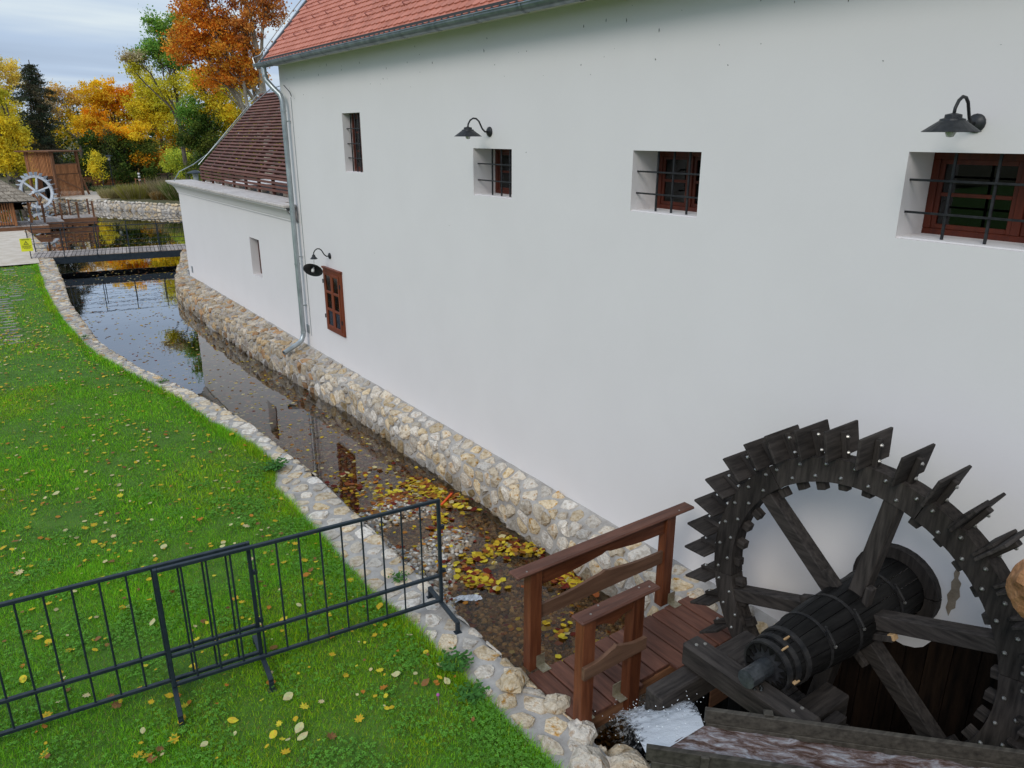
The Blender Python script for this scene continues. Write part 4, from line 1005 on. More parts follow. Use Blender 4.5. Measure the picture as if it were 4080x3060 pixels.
# clover : low three-part leaves in clumps
def clover(nc, per, y0, y1, rad, edge=.25):
    cy = y0+(y1-y0)*np.random.rand(nc)**1.4; xo = npout(cy); cx = np.where(np.random.rand(nc) < edge, xo-np.abs(np.random.randn(nc))*.22, xo-np.random.rand(nc)*(xo+.1*cy+.9))
    x = np.repeat(cx, per)+np.random.randn(nc*per)*rad; y = np.repeat(cy, per)+np.random.randn(nc*per)*rad; n = len(x)
    ok = x < npout(y)+.0; x = x[ok]; y = y[ok]; n = len(x); s = .006+.006*np.random.rand(n); z = nplawn(x, y)+.02+.035*np.random.rand(n)
    rot = np.random.rand(n)*6.283; V = []; C = []
    col = np.array([.13, .33, .045])*(.6+.8*np.random.rand(n))[:, None]+np.array([.02, .02, 0])*np.random.rand(n)[:, None]
    for k in range(3):
        a = rot+k*2.094; dx_, dy_ = np.cos(a), np.sin(a); px_, py_ = -dy_, dx_
        tz = (np.random.rand(n)-.5)*.9*s
        q = np.stack([np.stack([x, y, z], 1), np.stack([x+(dx_*1.0-px_*.75)*s, y+(dy_*1.0-py_*.75)*s, z+tz+.004], 1), np.stack([x+dx_*1.7*s, y+dy_*1.7*s, z+tz], 1), np.stack([x+(dx_*1.0+px_*.75)*s, y+(dy_*1.0+py_*.75)*s, z+tz+.004], 1)], 1)
        V.append(q); C.append(col)
    return np.concatenate(V).reshape(-1, 3), np.concatenate(C)
cl1 = clover(260, 70, 2.9, 10, .10)
link('clover', soup('clover', cl1[0], 4, cl1[1], GRM), kind='stuff', label='patches of clover growing in the lawn', cat='clover')
# bare earth and paver strips near the far left edge
for (x, y, rx, ry) in [(1.05, 8.95, .16, .10), (1.3, 4.95, .2, .1), (2.05, 5.0, .14, .08), (.4, 5.3, .12, .07)]:
    pass
M_CONC = mat('concrete_paver', (.16, .16, .13), (.28, .27, .23), rough=.95, scale=(6, 6, 6), bump=.5)
gp = thing('grass_pavers', 'rows of concrete grass pavers sunk into the lawn at the left edge', 'paving', (-.5, 22, 0))
for j in range(34):
    y = 19.4+j*.36
    for i in range(5):
        x = -1.15+i*.42+(j % 2)*.08
        if x < .25+(y-19)*.05 and rnd.random() < .8: part('paver', M_CONC, gp, (x, y, -.04), (x+.34, y+.15, .018), .01)

# maple / lime leaves
def leaf_mesh(kind, col, name):
    """one curled leaf, about 1 unit across"""
    r = random.Random(hash(name) % 999)
    if kind == 'maple':
        pts = [(0, -.5), (.10, -.28), (.38, -.34), (.30, -.14), (.52, .02), (.30, .08), (.34, .30), (.14, .24), (0, .52), (-.14, .24), (-.34, .30), (-.30, .08), (-.52, .02), (-.30, -.14), (-.38, -.34), (-.10, -.28)]
    else:
        pts = [(0, -.5), (.2, -.38), (.34, -.12), (.32, .12), (.18, .33), (0, .52), (-.18, .33), (-.32, .12), (-.34, -.12), (-.2, -.38)]
    V = [(0, 0, .03)]+[(x, y, .25*(x*x)*r.uniform(.5, 2.2)+.16*y*y*r.uniform(-1, 2)+r.uniform(-.03, .05)) for x, y in pts]; n = len(pts)
    F = [(0, 1+k, 1+(k+1) % n) for k in range(n)]; cc = [tuple(c*r.uniform(.85, 1.1) for c in col) for _ in F]
    return V, F, cc
LM = leafmat('fallen_leaf', .2, .55)
LC = {'yellow': (.62, .42, .035), 'pale cream': (.62, .52, .26), 'orange': (.48, .20, .035), 'brown': (.26, .13, .05), 'lemon yellow': (.70, .55, .05)}
LMs = {}
for cn, cc in LC.items():
    for kd in ('maple', 'oval'):
        V, F, c_ = leaf_mesh(kd, cc, cn+kd); LMs[cn, kd] = (V, F, c_, new_mesh('leaf', V, F, LM, c_))
place = []
r = random.Random(31)
while len(place) < 290:
    y = 4.6+(r.random()**1.5)*7.0; xo = float(npout(y)); xl = -.12*y-.2; x = xl+(xo-.03-xl)*r.random()
    if inframe(Vector((x, y, 0)), .0): place.append((x, y, .028+lawn_z(x, y)+r.uniform(.0, .03)))
place += [(1.50, 5.02, .05), (1.38, 4.82, .05), (2.55, 4.1, .05)]
for k, (x, y, z) in enumerate(place):
    cn = r.choices(list(LC), [.34, .2, .16, .1, .2])[0]; kd = 'maple' if r.random() < .55 else 'oval'; s = .03+.075*r.random()**2
    xo = float(npout(y)); sz = 'large' if s > .065 else 'small'
    if y < 5.55: where = 'in front of the barriers, ' + ('by the bank' if x > xo-.6 else 'at left' if x < .7 else 'by their overlap')
    elif y < 6.6: where = 'just behind the ' + ('left barrier' if x < .9 else 'right barrier')
    elif y < 8.5: where = 'on the mid lawn, ' + ('beside the stone bank' if x > xo-.7 else 'toward the left edge' if x < .3 else 'in the middle')
    else: where = 'far out on the lawn, ' + ('beside the stone bank' if x > xo-.9 else 'toward the left edge')
    desc = '%s fallen %s %s leaf %s' % (sz, cn, kd, where)
    o = link('fallen_leaf', LMs[cn, kd][3], None, (x, y, z), (r.uniform(-.35, .35), r.uniform(-.35, .35), r.uniform(0, 6.28)), desc, 'leaf', desc.replace(' leaf ', ' leaves '))
    o.scale = (s, s, s)
def litter(name, pts, label, sizes, weights, zc=None, cat='leaf litter', flat=.25):
    V = []; C = []; k = list(LC)
    q_cols = {**LC, 'red': (.20, .035, .022), 'rust': (.30, .09, .03)}; kk = list(q_cols)
    tv = []; 
    for (x, y, z) in pts:
        cn = r.choices(kk, weights)[0]; s = r.uniform(*sizes); a = r.uniform(0, 6.28); ca, sa = math.cos(a)*s, math.sin(a)*s; t1, t2 = r.uniform(-flat, flat), r.uniform(-flat, flat); b = r.uniform(.6, 1.1)
        for (px_, py_) in ((0, -.5), (.42, -.1), (.2, .42), (-.2, .42), (-.42, -.1)):
            tv.append((x+px_*ca-py_*sa, y+px_*sa+py_*ca, z+(px_*t1+py_*t2)*s))
        C.append(tuple(c*b for c in q_cols[cn]))
    return link(name, soup(name, np.array(tv), 5, np.array(C), LM), kind='stuff', label=label, cat=cat)
P_ = []
for i in range(11000):
    y = 6+26*r.random()**.9; dens = min(1, .12+(y-6)/20); xo = float(npout(y)); x = -.14*y-1+(xo+.14*y+1)*r.random()
    if y > 18 and x > xo-.5 and r.random() < .6: continue
    if r.random() < dens*(.65+.5*float(patch(np.array(x*.5), np.array(y*.4)))): P_.append((x, y, lawn_z(x, y)+.03))
litter('leaf_litter', P_, 'scattered small yellow leaves over the far lawn', (.03, .075), [4, 2.5, 1.5, 1, 2, 0, .2])
# floating and sunken leaves in the canal
P_ = []
for i in range(1500):
    y = 8+36*r.random(); x = float(npin(y))+.1+(4.9-float(npin(y)))*r.random()+(0 if y < 26 else r.uniform(-.5, 2.5)); P_.append((x, y, ZW+.004))
for i in range(1500):
    y = 33+24*r.random()**1.2; x = r.uniform(0, 12); P_.append((x, y, ZW+.004))
litter('floating_leaves', P_, 'pale and brown leaves floating on canal and pond', (.03, .09), [2, 3, 1.5, 3, 1, .3, 1], flat=.02)
P_ = []
for (x0, y0, x1, y1, w, n_) in [(4.75, 9.3, 5.0, 8.2, .16, 380), (4.15, 9.2, 4.7, 9.0, .2, 110), (4.6, 8.2, 4.35, 7.6, .12, 110), (4.1, 6.85, 5.1, 6.95, .12, 190), (4.0, 6.6, 4.3, 6.35, .10, 110), (4.8, 7.2, 5.15, 6.5, .12, 110), (4.95, 6.1, 5.1, 5.75, .13, 190), (4.2, 5.3, 4.7, 5.1, .15, 40), (4.0, 4.75, 4.1, 4.6, .07, 40), (3.4, 9.8, 4.6, 9.6, .35, 170)]:
    for i in range(n_):
        t = r.random(); x = x0+(x1-x0)*t+r.gauss(0, w*.6); y = y0+(y1-y0)*t+r.gauss(0, w)
        if float(npin(y))+.05 < x < 5.2: P_.append((x, y, ZW-.02+r.random()*.045))
litter('stranded_leaves', P_, 'drifts of yellow and red maple leaves caught on the gravel of the stream', (.055, .12), [5, 1, 2.2, 1, 3.5, 2.0, 2.0], flat=.25)
P_ = []
for i in range(620):
    y = 4.6+5.2*r.random(); x = float(npin(y))+.08+(5.15-float(npin(y)))*r.random(); P_.append((x, y, max(bed_z(x, y)+.03, ZW-.09+.1*r.random())))
litter('scattered_leaves', P_, 'single rust and yellow leaves strewn over the shallow gravel bed', (.04, .08), [2, .6, 2, 2, 1, 2, 2.5], flat=.2)
P_ = []
for i in range(2600):
    y = 8.5+14*r.random(); x = float(npin(y))+.05+(5.0-float(npin(y)))*r.random(); P_.append((x, y, bed_z(x, y)+.03))
litter('sunken_leaves', P_, 'brown and rust leaves lying on the canal bed under water', (.06, .12), [.6, .4, 1.5, 3, .3, 3, 3], flat=.1)
# pebbles
def pebbles():
    n = 21000; y = 3.5+9.5*np.random.rand(n)**1.0; xi = npin(y); x = xi+.02+(5.20-xi-.02)*np.random.rand(n)
    z = np.array([bed_z(a, b) for a, b in zip(x, y)])
    t = (1+5**.5)/2; iv = np.array([(-1, t, 0), (1, t, 0), (-1, -t, 0), (1, -t, 0), (0, -1, t), (0, 1, t), (0, -1, -t), (0, 1, -t), (t, 0, -1), (t, 0, 1), (-t, 0, -1), (-t, 0, 1)])/1.9
    fc = np.array([(0, 11, 5), (0, 5, 1), (0, 1, 7), (0, 7, 10), (0, 10, 11), (1, 5, 9), (5, 11, 4), (11, 10, 2), (10, 7, 6), (7, 1, 8), (3, 9, 4), (3, 4, 2), (3, 2, 6), (3, 6, 8), (3, 8, 9), (4, 9, 5), (2, 4, 11), (6, 2, 10), (8, 6, 7), (9, 8, 1)])
    s = .015+.022*np.random.rand(n)**1.5; big = np.random.rand(n) < .02; s[big] *= 1.6
    a = np.random.rand(n)*6.28; ex = 1+.5*np.random.rand(n)
    P = np.zeros((n, 12, 3)); X = iv[None, :, 0]*(s*ex)[:, None]; Y_ = iv[None, :, 1]*s[:, None]; Zv = iv[None, :, 2]*(s*.62)[:, None]
    P[:, :, 0] = x[:, None]+X*np.cos(a)[:, None]-Y_*np.sin(a)[:, None]; P[:, :, 1] = y[:, None]+X*np.sin(a)[:, None]+Y_*np.cos(a)[:, None]; P[:, :, 2] = z[:, None]+Zv+.004
    V = P.reshape(-1, 3); F = (fc[None]+(np.arange(n)*12)[:, None, None]).reshape(-1, 3)
    me = bpy.data.meshes.new('gravel'); me.vertices.add(len(V)); me.vertices.foreach_set('co', V.astype('f').ravel()); me.loops.add(F.size); me.loops.foreach_set('vertex_index', F.astype('i').ravel())
    me.polygons.add(len(F)); me.polygons.foreach_set('loop_start', np.arange(0, F.size, 3, dtype='i')); me.update(calc_edges=True); me.shade_smooth()
    base = np.array([[.46, .42, .36], [.30, .26, .20], [.55, .52, .47], [.24, .19, .14], [.30, .22, .15], [.20, .19, .18]]); c = base[np.random.choice(6, n)]*(.78+.7*np.random.rand(n))[:, None]
    wet = z+.01 < ZW; c[wet] *= np.array([.80, .56, .33])
    at = me.color_attributes.new('col', 'FLOAT_COLOR', 'CORNER'); arr = np.ones((F.size, 4), 'f'); arr[:, :3] = np.repeat(c, 60, axis=0); at.data.foreach_set('color', arr.ravel())
    me.materials.append(mat('river_pebble', (.8, .8, .8), (1, 1, 1), rough=.7, scale=(30, 30, 30), bump=.2, attr=True, rv=0)); return me
link('gravel', pebbles(), kind='stuff', label='rounded river pebbles, pale where dry and brown under water', cat='gravel')
MB().beam((4.74, 8.36, ZW+.03), (5.02, 8.54, ZW+.05), .03, .022, .002).build('marker_stick', simple('signal_orange', (.75, .09, .012), .5), None, label='bright orange stick lying in the leaves by the plinth', cat='stick', origin=(4.74, 8.36, ZW))
foam_sheet('foam_streak', lambda u, v: Vector((3.42+.55*u, 6.1+.12*math.sin(u*4)+.10*v+.12*u, ZW+.012)), 40, 10, FW2, .02, label='small streak of white foam at the weir edge of the pebbles', cat='foam', kind='stuff')
# weeds on the stone bank
def weed(x, y, s, label, seed, n_=26):
    q = random.Random(seed); tv = []; C = []
    for i in range(n_):
        a = q.uniform(0, 6.28); L = s*q.uniform(.4, 1); z0 = q.uniform(.0, .5)*s*.6
        for k in range(3):
            t = .4+.3*k; cx, cy, cz = x+math.cos(a)*L*t, y+math.sin(a)*L*t, .02+z0+L*t*.55*(1-t*.5); w = s*.16; b = q.uniform(.7, 1.2); aa = q.uniform(0, 6.28)
            for (u, v) in ((0, -1), (.6, 0), (0, 1), (-.6, 0)): tv.append((cx+w*(u*math.cos(aa)-v*math.sin(aa)), cy+w*(u*math.sin(aa)+v*math.cos(aa)), cz+w*.3*v))
            C.append((.07*b, .19*b, .04*b))
        # stem
    ms = soup('weed', np.array(tv)-np.array([x, y, 0]), 4, np.array(C), GRM)
    return link('weed', ms, None, (x, y, 0), None, label, 'plant')
weed(2.86, 9.75, .20, 'leafy weed growing over the bank stones where the lawn juts out', 1, 60)
weed(2.42, 14.8, .12, 'small weed rooted on the curved stretch of the stone bank', 2)
weed(1.68, 19.3, .14, 'weed on the stone bank opposite the annex', 3)
weed(3.0, 6.25, .11, 'dark weed in the mortar behind the barrier bars', 4)
weed(2.78, 4.75, .16, 'broad clump of green weed at the bank edge in front of the barrier', 5, 70)
weed(2.70, 4.35, .15, 'green weed leaning over the bank stones nearest the bottom edge', 6, 50)
MB().lathe([(.001, -.014), (.012, -.008), (.015, .002), (.009, .012), (.001, .015)], 8, (2.42, 4.43, .12)).tube([(2.42, 4.43, .11), (2.43, 4.44, .0)], .002, 4).build('clover_flower', simple('clover_pink', (.42, .10, .32), .7), None, label='single pink clover flower in the grass near the bank', cat='flower', origin=(2.42, 4.43, 0))

# ------------------------------------------------------------------ steel footbridge, sign
sb = thing('steel_footbridge', 'slim steel footbridge with weathered plank deck and wire railing over the pond outlet', 'footbridge', (4.4, 33.8, 0))
P0, P1 = Vector((1.75, 34.45, 0)), Vector((7.3, 33.55, 0)); dd = (P1-P0).normalized(); dn_ = Vector((-dd.y, dd.x, 0)); LB = (P1-P0).length; mrot = math.atan2(dd.y, dd.x)
GD = wood('greyd', 'Y'); npl = 38
plm = MB().box((-.065, -.84, .02), (.065, .84, .055), .004).mesh('plank', GD)
for i in range(npl): inst('plank', plm, sb, P0+dd*(LB*(i+.5)/npl), (0, 0, mrot+rnd.uniform(-.006, .006)))
for s in (-.80, .80): MB().beam(P0+dn_*s+Vector((0, 0, -.12)), P1+dn_*s+Vector((0, 0, -.12)), .10, .24, .004).build('girder', M_ANTH, sb)
for s in (-.85, .85):
    for i in range(6):
        p = P0+dd*(LB*i/5+(.02 if i == 0 else 0))+dn_*s; MB().beam(p+Vector((0, 0, -.1)), p+Vector((0, 0, 1.13)), .03, .03, .003, up=tuple(dd)).build('railing_post', M_ANTH, sb)
    MB().beam(P0+dn_*s+Vector((0, 0, 1.13)), P1+dn_*s+Vector((0, 0, 1.13)), .03, .02, .002).build('railing_rail', M_ANTH, sb)
    for z in (.2, .38, .56, .75, .94): MB().tube([P0+dn_*s+Vector((0, 0, z)), P1+dn_*s+Vector((0, 0, z))], .006, 5).build('railing_wire', M_ANTH, sb)
sg_ = thing('warning_sign', 'bright yellow warning board tied to the end of the steel footbridge railing', 'sign', (1.72, 33.52, 0), 0)
sp_ = P0-dn_*.90
sx_ = sp_.x-.05; sy_ = sp_.y
MB().box((sx_-.19, sy_-.012, .32), (sx_+.19, sy_, .80), .003).build('board', mat('sign_yellow', (.72, .72, .02), (.8, .8, .04), rough=.5, rv=0, bump=0), sg_)
BLK = simple('sign_black', (.015, .015, .012), .6)
q = MB(); mS = Matrix(((1, 0, 0, sx_), (0, 0, 1, sy_-.016), (0, 1, 0, 0), (0, 0, 0, 1)))
q.prism([(-.085, .57), (.085, .57), (0, .71)], 0, .004, mS); q.build('triangle', BLK, sg_)
q = MB(); mS2 = Matrix(((1, 0, 0, sx_), (0, 0, 1, sy_-.019), (0, 1, 0, 0), (0, 0, 0, 1)))
q.prism([(-.057, .586), (.057, .586), (0, .682)], 0, .003, mS2); q.build('triangle_field', MT['sign_yellow'], sg_)
q = MB(); mS3 = Matrix(((1, 0, 0, sx_), (0, 0, 1, sy_-.022), (0, 1, 0, 0), (0, 0, 0, 1)))
q.prism([(-.008, .61), (.008, .61), (.008, .66), (-.008, .66)], 0, .003, mS3); q.prism([(-.008, .592), (.008, .592), (.008, .602), (-.008, .602)], 0, .003, mS3); q.build('exclamation_mark', BLK, sg_)
q = MB()
for z, w in ((.765, .15), (.74, .12), (.52, .15), (.49, .13), (.455, .15), (.42, .10)):
    x = -w
    while x < w-.01: l_ = rnd.uniform(.012, .04); q.prism([(x, z), (min(x+l_, w), z), (min(x+l_, w), z+.014), (x, z+.014)], 0, .003, mS); x += l_+.012
q.build('lettering', BLK, sg_)

# ------------------------------------------------------------------ hut, jetty, tower, white wheel
BRX, BRY, BRZ = wood('brown', 'X'), wood('brown', 'Y'), wood('brown', 'Z'); HOT = wood('hot', 'Z'); HOTX = wood('hot', 'X')
M_SHG = mat('weathered_shingle', (.20, .16, .12), (.36, .30, .23), rough=.9, scale=(20, 3, 3), bump=.5)
hut = thing('slatted_hut', 'small slatted timber hut with a shingle roof standing on the jetty at the left edge', 'hut', (.9, 49, -.1))
hx0, hx1, hy0, hy1, hz0, hz1 = -1.6, 1.95, 47.9, 50.2, -.1, 1.25
for x, y in ((hx0, hy0), (hx1, hy0), (hx1, hy1), (hx0, hy1), (2.75, 49.3), (.2, hy0)): MB().box((x-.06, y-.06, hz0), (x+.06, y+.06, hz1), .006).build('post', HOT, hut)
for z in (.0, .52, 1.18): MB().box((hx0, hy0-.05, z), (hx1, hy0-.01, z+.08), .004).build('rail', HOTX, hut); MB().box((hx1+.01, hy0, z), (hx1+.05, hy1, z+.08), .004).build('rail', BRY, hut)
slm = MB().box((-.035, -.012, -.04), (.035, .012, 1.24), .0).mesh('slat', HOT)
x = hx0+.1
while x < hx1-.05: inst('slat', slm, hut, (x, hy0-.065, hz0+.1)); x += .115
y = hy0+.1
while y < hy1: inst('slat', slm, hut, (hx1+.065, y, hz0+.1), (0, 0, R(90))); y += .115
ex0, ex1, ey0, ey1 = hx0-.4, 3.1, hy0-.35, hy1+.5; rz, r0x, r1x, ry_ = 2.3, -.9, 1.5, 49.2
shg = MB().box((-.16, -.012, 0), (.16, .012, .32)).V
def shingled(c00, c01, c11, c10, rows, name):
    """courses between lower edge c00-c01 and upper edge c10-c11"""
    c00, c01, c11, c10 = [Vector(c) for c in (c00, c01, c11, c10)]
    for k in range(rows):
        t0, t1 = k/rows, (k+1.15)/rows; a = c00.lerp(c10, t0); b = c01.lerp(c11, t0); c = c01.lerp(c11, min(t1, 1)); d = c00.lerp(c10, min(t1, 1)); n_ = (b-a).cross(d-a).normalized()*.03
        if n_.z < 0: n_ = -n_
        m_ = max(2, int((b-a).length/.42)); 
        for i in range(m_):
            u0, u1 = i/m_+.004, (i+1)/m_-.004; q = MB(); lo = rnd.uniform(0, .02)
            P = [a.lerp(b, u0)+n_, a.lerp(b, u1)+n_, d.lerp(c, u1)+n_*.2, d.lerp(c, u0)+n_*.2]; q.add(P+[p-n_*.9 for p in P], [(0, 1, 2, 3), (7, 6, 5, 4), (0, 4, 5, 1), (1, 5, 6, 2), (2, 6, 7, 3), (3, 7, 4, 0)]); q.build('shingle', M_SHG, hut)
shingled((ex0, ey0, 1.2), (ex1, ey0, 1.15), (r1x, ry_, rz), (r0x, ry_, rz), 7, 'f')
shingled((ex1, ey0, 1.15), (ex1, ey1, 1.15), (r1x, ry_+.01, rz), (r1x, ry_, rz), 7, 's')
MB().add([(ex0, ey1, 1.15), (ex1, ey1, 1.15), (r1x, ry_, rz-.02), (r0x, ry_, rz-.02), (ex0, ey0, 1.15), (ex1, ey0, 1.12)], [(0, 1, 2, 3), (4, 3, 2, 5), (5, 2, 1), (0, 3, 4)]) and None
q = MB(); q.add([(ex0, ey1, 1.13), (ex1, ey1, 1.13), (r1x, ry_, rz-.04), (r0x, ry_, rz-.04), (ex0, ey0, 1.13), (ex1, ey0, 1.10)], [(0, 1, 2, 3), (4, 5, 2, 3), (5, 1, 2), (0, 4, 3)]); q.build('roof_base', M_DARK, hut)
for c in ((ex1, ey0, 1.17), (ex1, ey1, 1.17)): MB().beam(c, (r1x, ry_, rz+.03), .06, .03, .003).build('hip_board', M_SHG, hut)
jt = thing('jetty', 'timber jetty with rope-linked posts reaching into the pond beside the hut', 'jetty', (3, 49, -.5))
for (xa, ya, xb, yb) in [(-3, 47.4, 3.4, 50.6), (3.4, 49.0, 4.3, 52.4), (4.3, 50.6, 6.1, 52.8)]:
    nB = int((xb-xa)/.24)
    for i in range(nB): MB().box((xa+(xb-xa)*i/nB, ya, -.16), (xa+(xb-xa)*(i+1)/nB-.015, yb, -.11)).build('plank', wood('greyd', 'Y'), jt)
    MB().box((xa, ya-.05, -.50), (xb, ya-.01, -.12), .004).build('fascia_board', BRX, jt); MB().box((xb, ya, -.50), (xb+.04, yb, -.12), .004).build('fascia_board', BRY, jt)
    MB().box((xa+.1, ya+.1, -1), (xa+.25, ya+.25, -.17)).build('pile', BRZ, jt); MB().box((xb-.25, yb-.25, -1), (xb-.1, yb-.1, -.17)).build('pile', BRZ, jt)
jp = [(3.35, 48.95), (3.5, 50.8), (4.35, 50.65), (4.2, 52.3), (5.2, 50.7), (6.0, 50.7), (6.0, 52.7), (5.0, 52.7)]
for x, y in jp: MB().box((x-.05, y-.05, -.5), (x+.05, y+.05, .80), .006).build('post', BRZ, jt)
def rope(a, b, z):
    a = Vector(a+(z,)); b = Vector(b+(z,)); MB().tube([a.lerp(b, t/6)-Vector((0, 0, .16*math.sin(math.pi*t/6))) for t in range(7)], .018, 5).build('rope', simple('rope_dark', (.05, .045, .04), .9), jt)
for a, b in ((0, 2), (2, 4), (4, 5), (5, 6), (6, 7), (7, 3)): rope(jp[a], jp[b], .68); rope(jp[a], jp[b], .35)

# tower
tw = thing('timber_tower', 'tall narrow timber wheel tower with slatted panels on the far shore', 'tower', (5.75, 66.5, 0), R(40)); OFF[tw.name] = Vector((0, 0, 0))
tl, tw_, th = 2.35, 2.3, 3.25      # local: +x right face, +y left face
for x, y in ((0, 0), (tl, 0), (0, tw_), (tl, tw_)): MB().box((x-.09, y-.09, 0), (x+.09, y+.09, th), .01).build('post', BRZ, tw)
MB().box((-.5, -.30, th), (tl+.3, tw_+.5, th+.10), .01).build('roof_slab', BRX, tw)
for z in (1.68, .95, 2.35): MB().box((.09, -.06, z-.06), (tl-.09, .04, z+.06), .006).build('beam', BRX, tw)
for z in (1.60, 3.1): MB().box((-.05, .09, z-.06), (.05, tw_-.09, z+.06), .006).build('beam', BRY, tw)
sv = lambda a, b: MB().box((-.036, -.014, a), (.036, .014, b)).mesh('slat', HOT)
m1 = sv(1.55, th-.02); m2 = sv(.06, 1.62); m3 = sv(1.70, 2.34)
for i in range(17): inst('slat', m1, tw, (-.07, .15+i*.127, 0), (0, 0, R(90)))
for i in range(17): inst('slat', m2, tw, (.2+i*.122, -.075, 0))
for i in range(20): inst('slat', m3, tw, (.14+i*.103, -.075, 0))
MB().beam((.1, -.10, 1.4), (tl-.1, -.10, .45), .04, .10, .004).build('brace', BRX, tw)
MB().beam((tl+.05, 0, 1.6), (tl+.75, .1, 0), .12, .12, .01).build('raking_strut', BRX, tw)
MB().box((.5, tw_-.05, 0), (tl, tw_, 1.6)).build('rear_panel', BRZ, tw)
ww = make_wheel('white_water_wheel', 'whitish grey display water wheel standing in front of the timber tower', 'water wheel', (4.15, 62.6, .72), None, 24, 'white', False)
ww.rotation_euler = (0, 0, R(58)); ww.scale = (1, .9, .9)
MB().tube([(-.5, 0, 0), (.9, 0, 0)], .11, 12).build('axle', wood('white', 'X'), ww)
for s in (-.45, .75):
    MB().beam((s, -.5, -1.1), (s, 0, -.1), .1, .1).build('trestle_leg', BRZ, ww); MB().beam((s, .5, -1.1), (s, 0, -.1), .1, .1).build('trestle_leg', BRZ, ww)
w2 = thing('dark_bucket_wheel', 'dark wheel half hidden between the white wheel and the tower', 'water wheel', (5.0, 65.2, .85), 0)
MB().lathe([(.62, -.15), (.80, -.15), (.80, .15), (.62, .15), (.62, -.15)], 24, (5.0, 65.2, .85), 'X').build('rim', wood('black', 'Y'), w2)
for k in range(4): a = R(k*45+10); MB().beam((5.0, 65.2-math.cos(a)*.7, .85-math.sin(a)*.7), (5.0, 65.2+math.cos(a)*.7, .85+math.sin(a)*.7), .06, .06, up=(1, 0, 0)).build('spoke', wood('black', 'Y'), w2)

# ------------------------------------------------------------------ far shore furniture
def street_lamp(x, y, h, label, z=0):
    t = thing('street_lamp', label, 'street lamp', (x, y, z), 0, 'dark park lamps'); 
    MB().lathe([(.07, 0), (.07, .5), (.04, .55), (.035, h-.35)], 10, (x, y, z)).build('post', M_ANTH, t)
    MB().lathe([(.05, h-.35), (.10, h-.33), (.10, h-.30), (.12, h-.02)], 10, (x, y, z)).build('lantern', simple('lantern_glass', (.35, .37, .36), .2), t)
    MB().lathe([(.34, h), (.30, h+.035), (.12, h+.10), (.001, h+.12)], 18, (x, y, z)).lathe([(.001, h-.01), (.34, h)], 18, (x, y, z)).build('hat', M_ANTH, t)
street_lamp(10.55, 73.5, 2.75, 'dark park lamp standing between the timber fence and the shrubs')
street_lamp(8.15, 34.5, 2.95, 'park lamp whose wide hat shows just above the annex coping')
ff = thing('timber_fence', 'low reddish timber board fence at the foot of the far trees', 'fence', (9.5, 80, 0))
for i in range(14):
    x = 8.0+i*.36
    for j in range(5): MB().box((x, 79.5+i*.02, .06+j*.15), (x+.34, 79.53+i*.02, .19+j*.15)).build('board', wood('hot', 'X'), ff)
for i in range(5): MB().box((7.95+i*1.26, 79.55, 0), (8.05+i*1.26, 79.63, .9)).build('post', BRZ, ff)
bw = thing('brick_wall', 'long low brick park wall behind the grasses on the far shore', 'wall', (16, 82, 0))
MB().box((13.0, 80.5, -.02), (30, 80.8, .82)).build('wall_body', mat('pale_brickwork', (.26, .20, .15), (.42, .35, .28), rough=.95, scale=(3, 3, 9), bump=.5), bw)
for i in range(36): MB().box((13+i*.47, 80.42, .825), (13.455+i*.47, 80.88, .90)).build('coping_brick', mat('coping_brown', (.16, .09, .06), (.26, .16, .11), rough=.9), bw)
def stakes(x, y, label, white=False):
    t = thing('staked_sapling', label, 'young tree', (x, y, 0), 0)
    for dx_, dy_ in ((-.35, 0), (.35, .1), (0, .5)): MB().box((x+dx_-.03, y+dy_-.03, 0), (x+dx_+.03, y+dy_+.03, 1.15)).build('stake', BRZ, t)
    MB().beam((x-.35, y, 1.05), (x+.35, y+.1, 1.05), .04, .05).build('crossbar', BRX, t)
    MB().tube([(x, y+.2, 0), (x+.02, y+.2, 1.9)], [.03, .015], 6).build('trunk', wood('brown', 'Z'), t)
    if white:
        for k, c in enumerate([(.75, .75, .75), (.05, .05, .05), (.75, .75, .75), (.05, .05, .05), (.75, .75, .75)]): MB().lathe([(.085, .95+k*.12), (.085, 1.07+k*.12)], 8, (x, y+.2, 0)).build('trunk_guard', simple('guard_%d' % (k % 2), c, .7), t)
stakes(9.4, 76.5, 'sapling between wooden stakes in front of the timber fence')
stakes(11.85, 68.5, 'sapling in a black and white trunk guard with stakes', True)

# ornamental grasses and shrubs on the far bank
def tuft(x, y, w, h, col, label, seed, n_=900, tip=(.45, .36, .2)):
    q = np.random.RandomState(seed); a = q.rand(n_)*6.28; rr_ = np.sqrt(q.rand(n_))*w*.45; bx, by = np.cos(a)*rr_, np.sin(a)*rr_*.6; l_ = h*(.5+.6*q.rand(n_)); le = .15+.5*q.rand(n_)
    ww_ = .018+.02*q.rand(n_); V = np.zeros((n_, 3, 3)); V[:, 0] = np.stack([bx-ww_, by, 0*bx], 1); V[:, 1] = np.stack([bx+ww_, by, 0*bx], 1); V[:, 2] = np.stack([bx+np.cos(a)*l_*le, by+np.sin(a)*l_*le, l_*(1-le*.4)], 1)
    c = np.array(col)[None]*(.6+.8*q.rand(n_))[:, None]; k = q.rand(n_) < .25; c[k] = np.array(tip)*(.7+.5*q.rand(k.sum()))[:, None]
    return link('ornamental_grass', soup('tuft', V.reshape(-1, 3), 3, c, GRM), None, (x, y, 0), None, label, 'plant')
tuft(8.9, 63.5, 1.5, .9, (.36, .31, .13), 'pale straw ornamental grass nearest the timber tower on the far bank', 1)
tuft(10.3, 62.0, 2.2, 1.25, (.30, .27, .06), 'yellow-green ornamental grass in the middle of the far bank', 2, 1600)
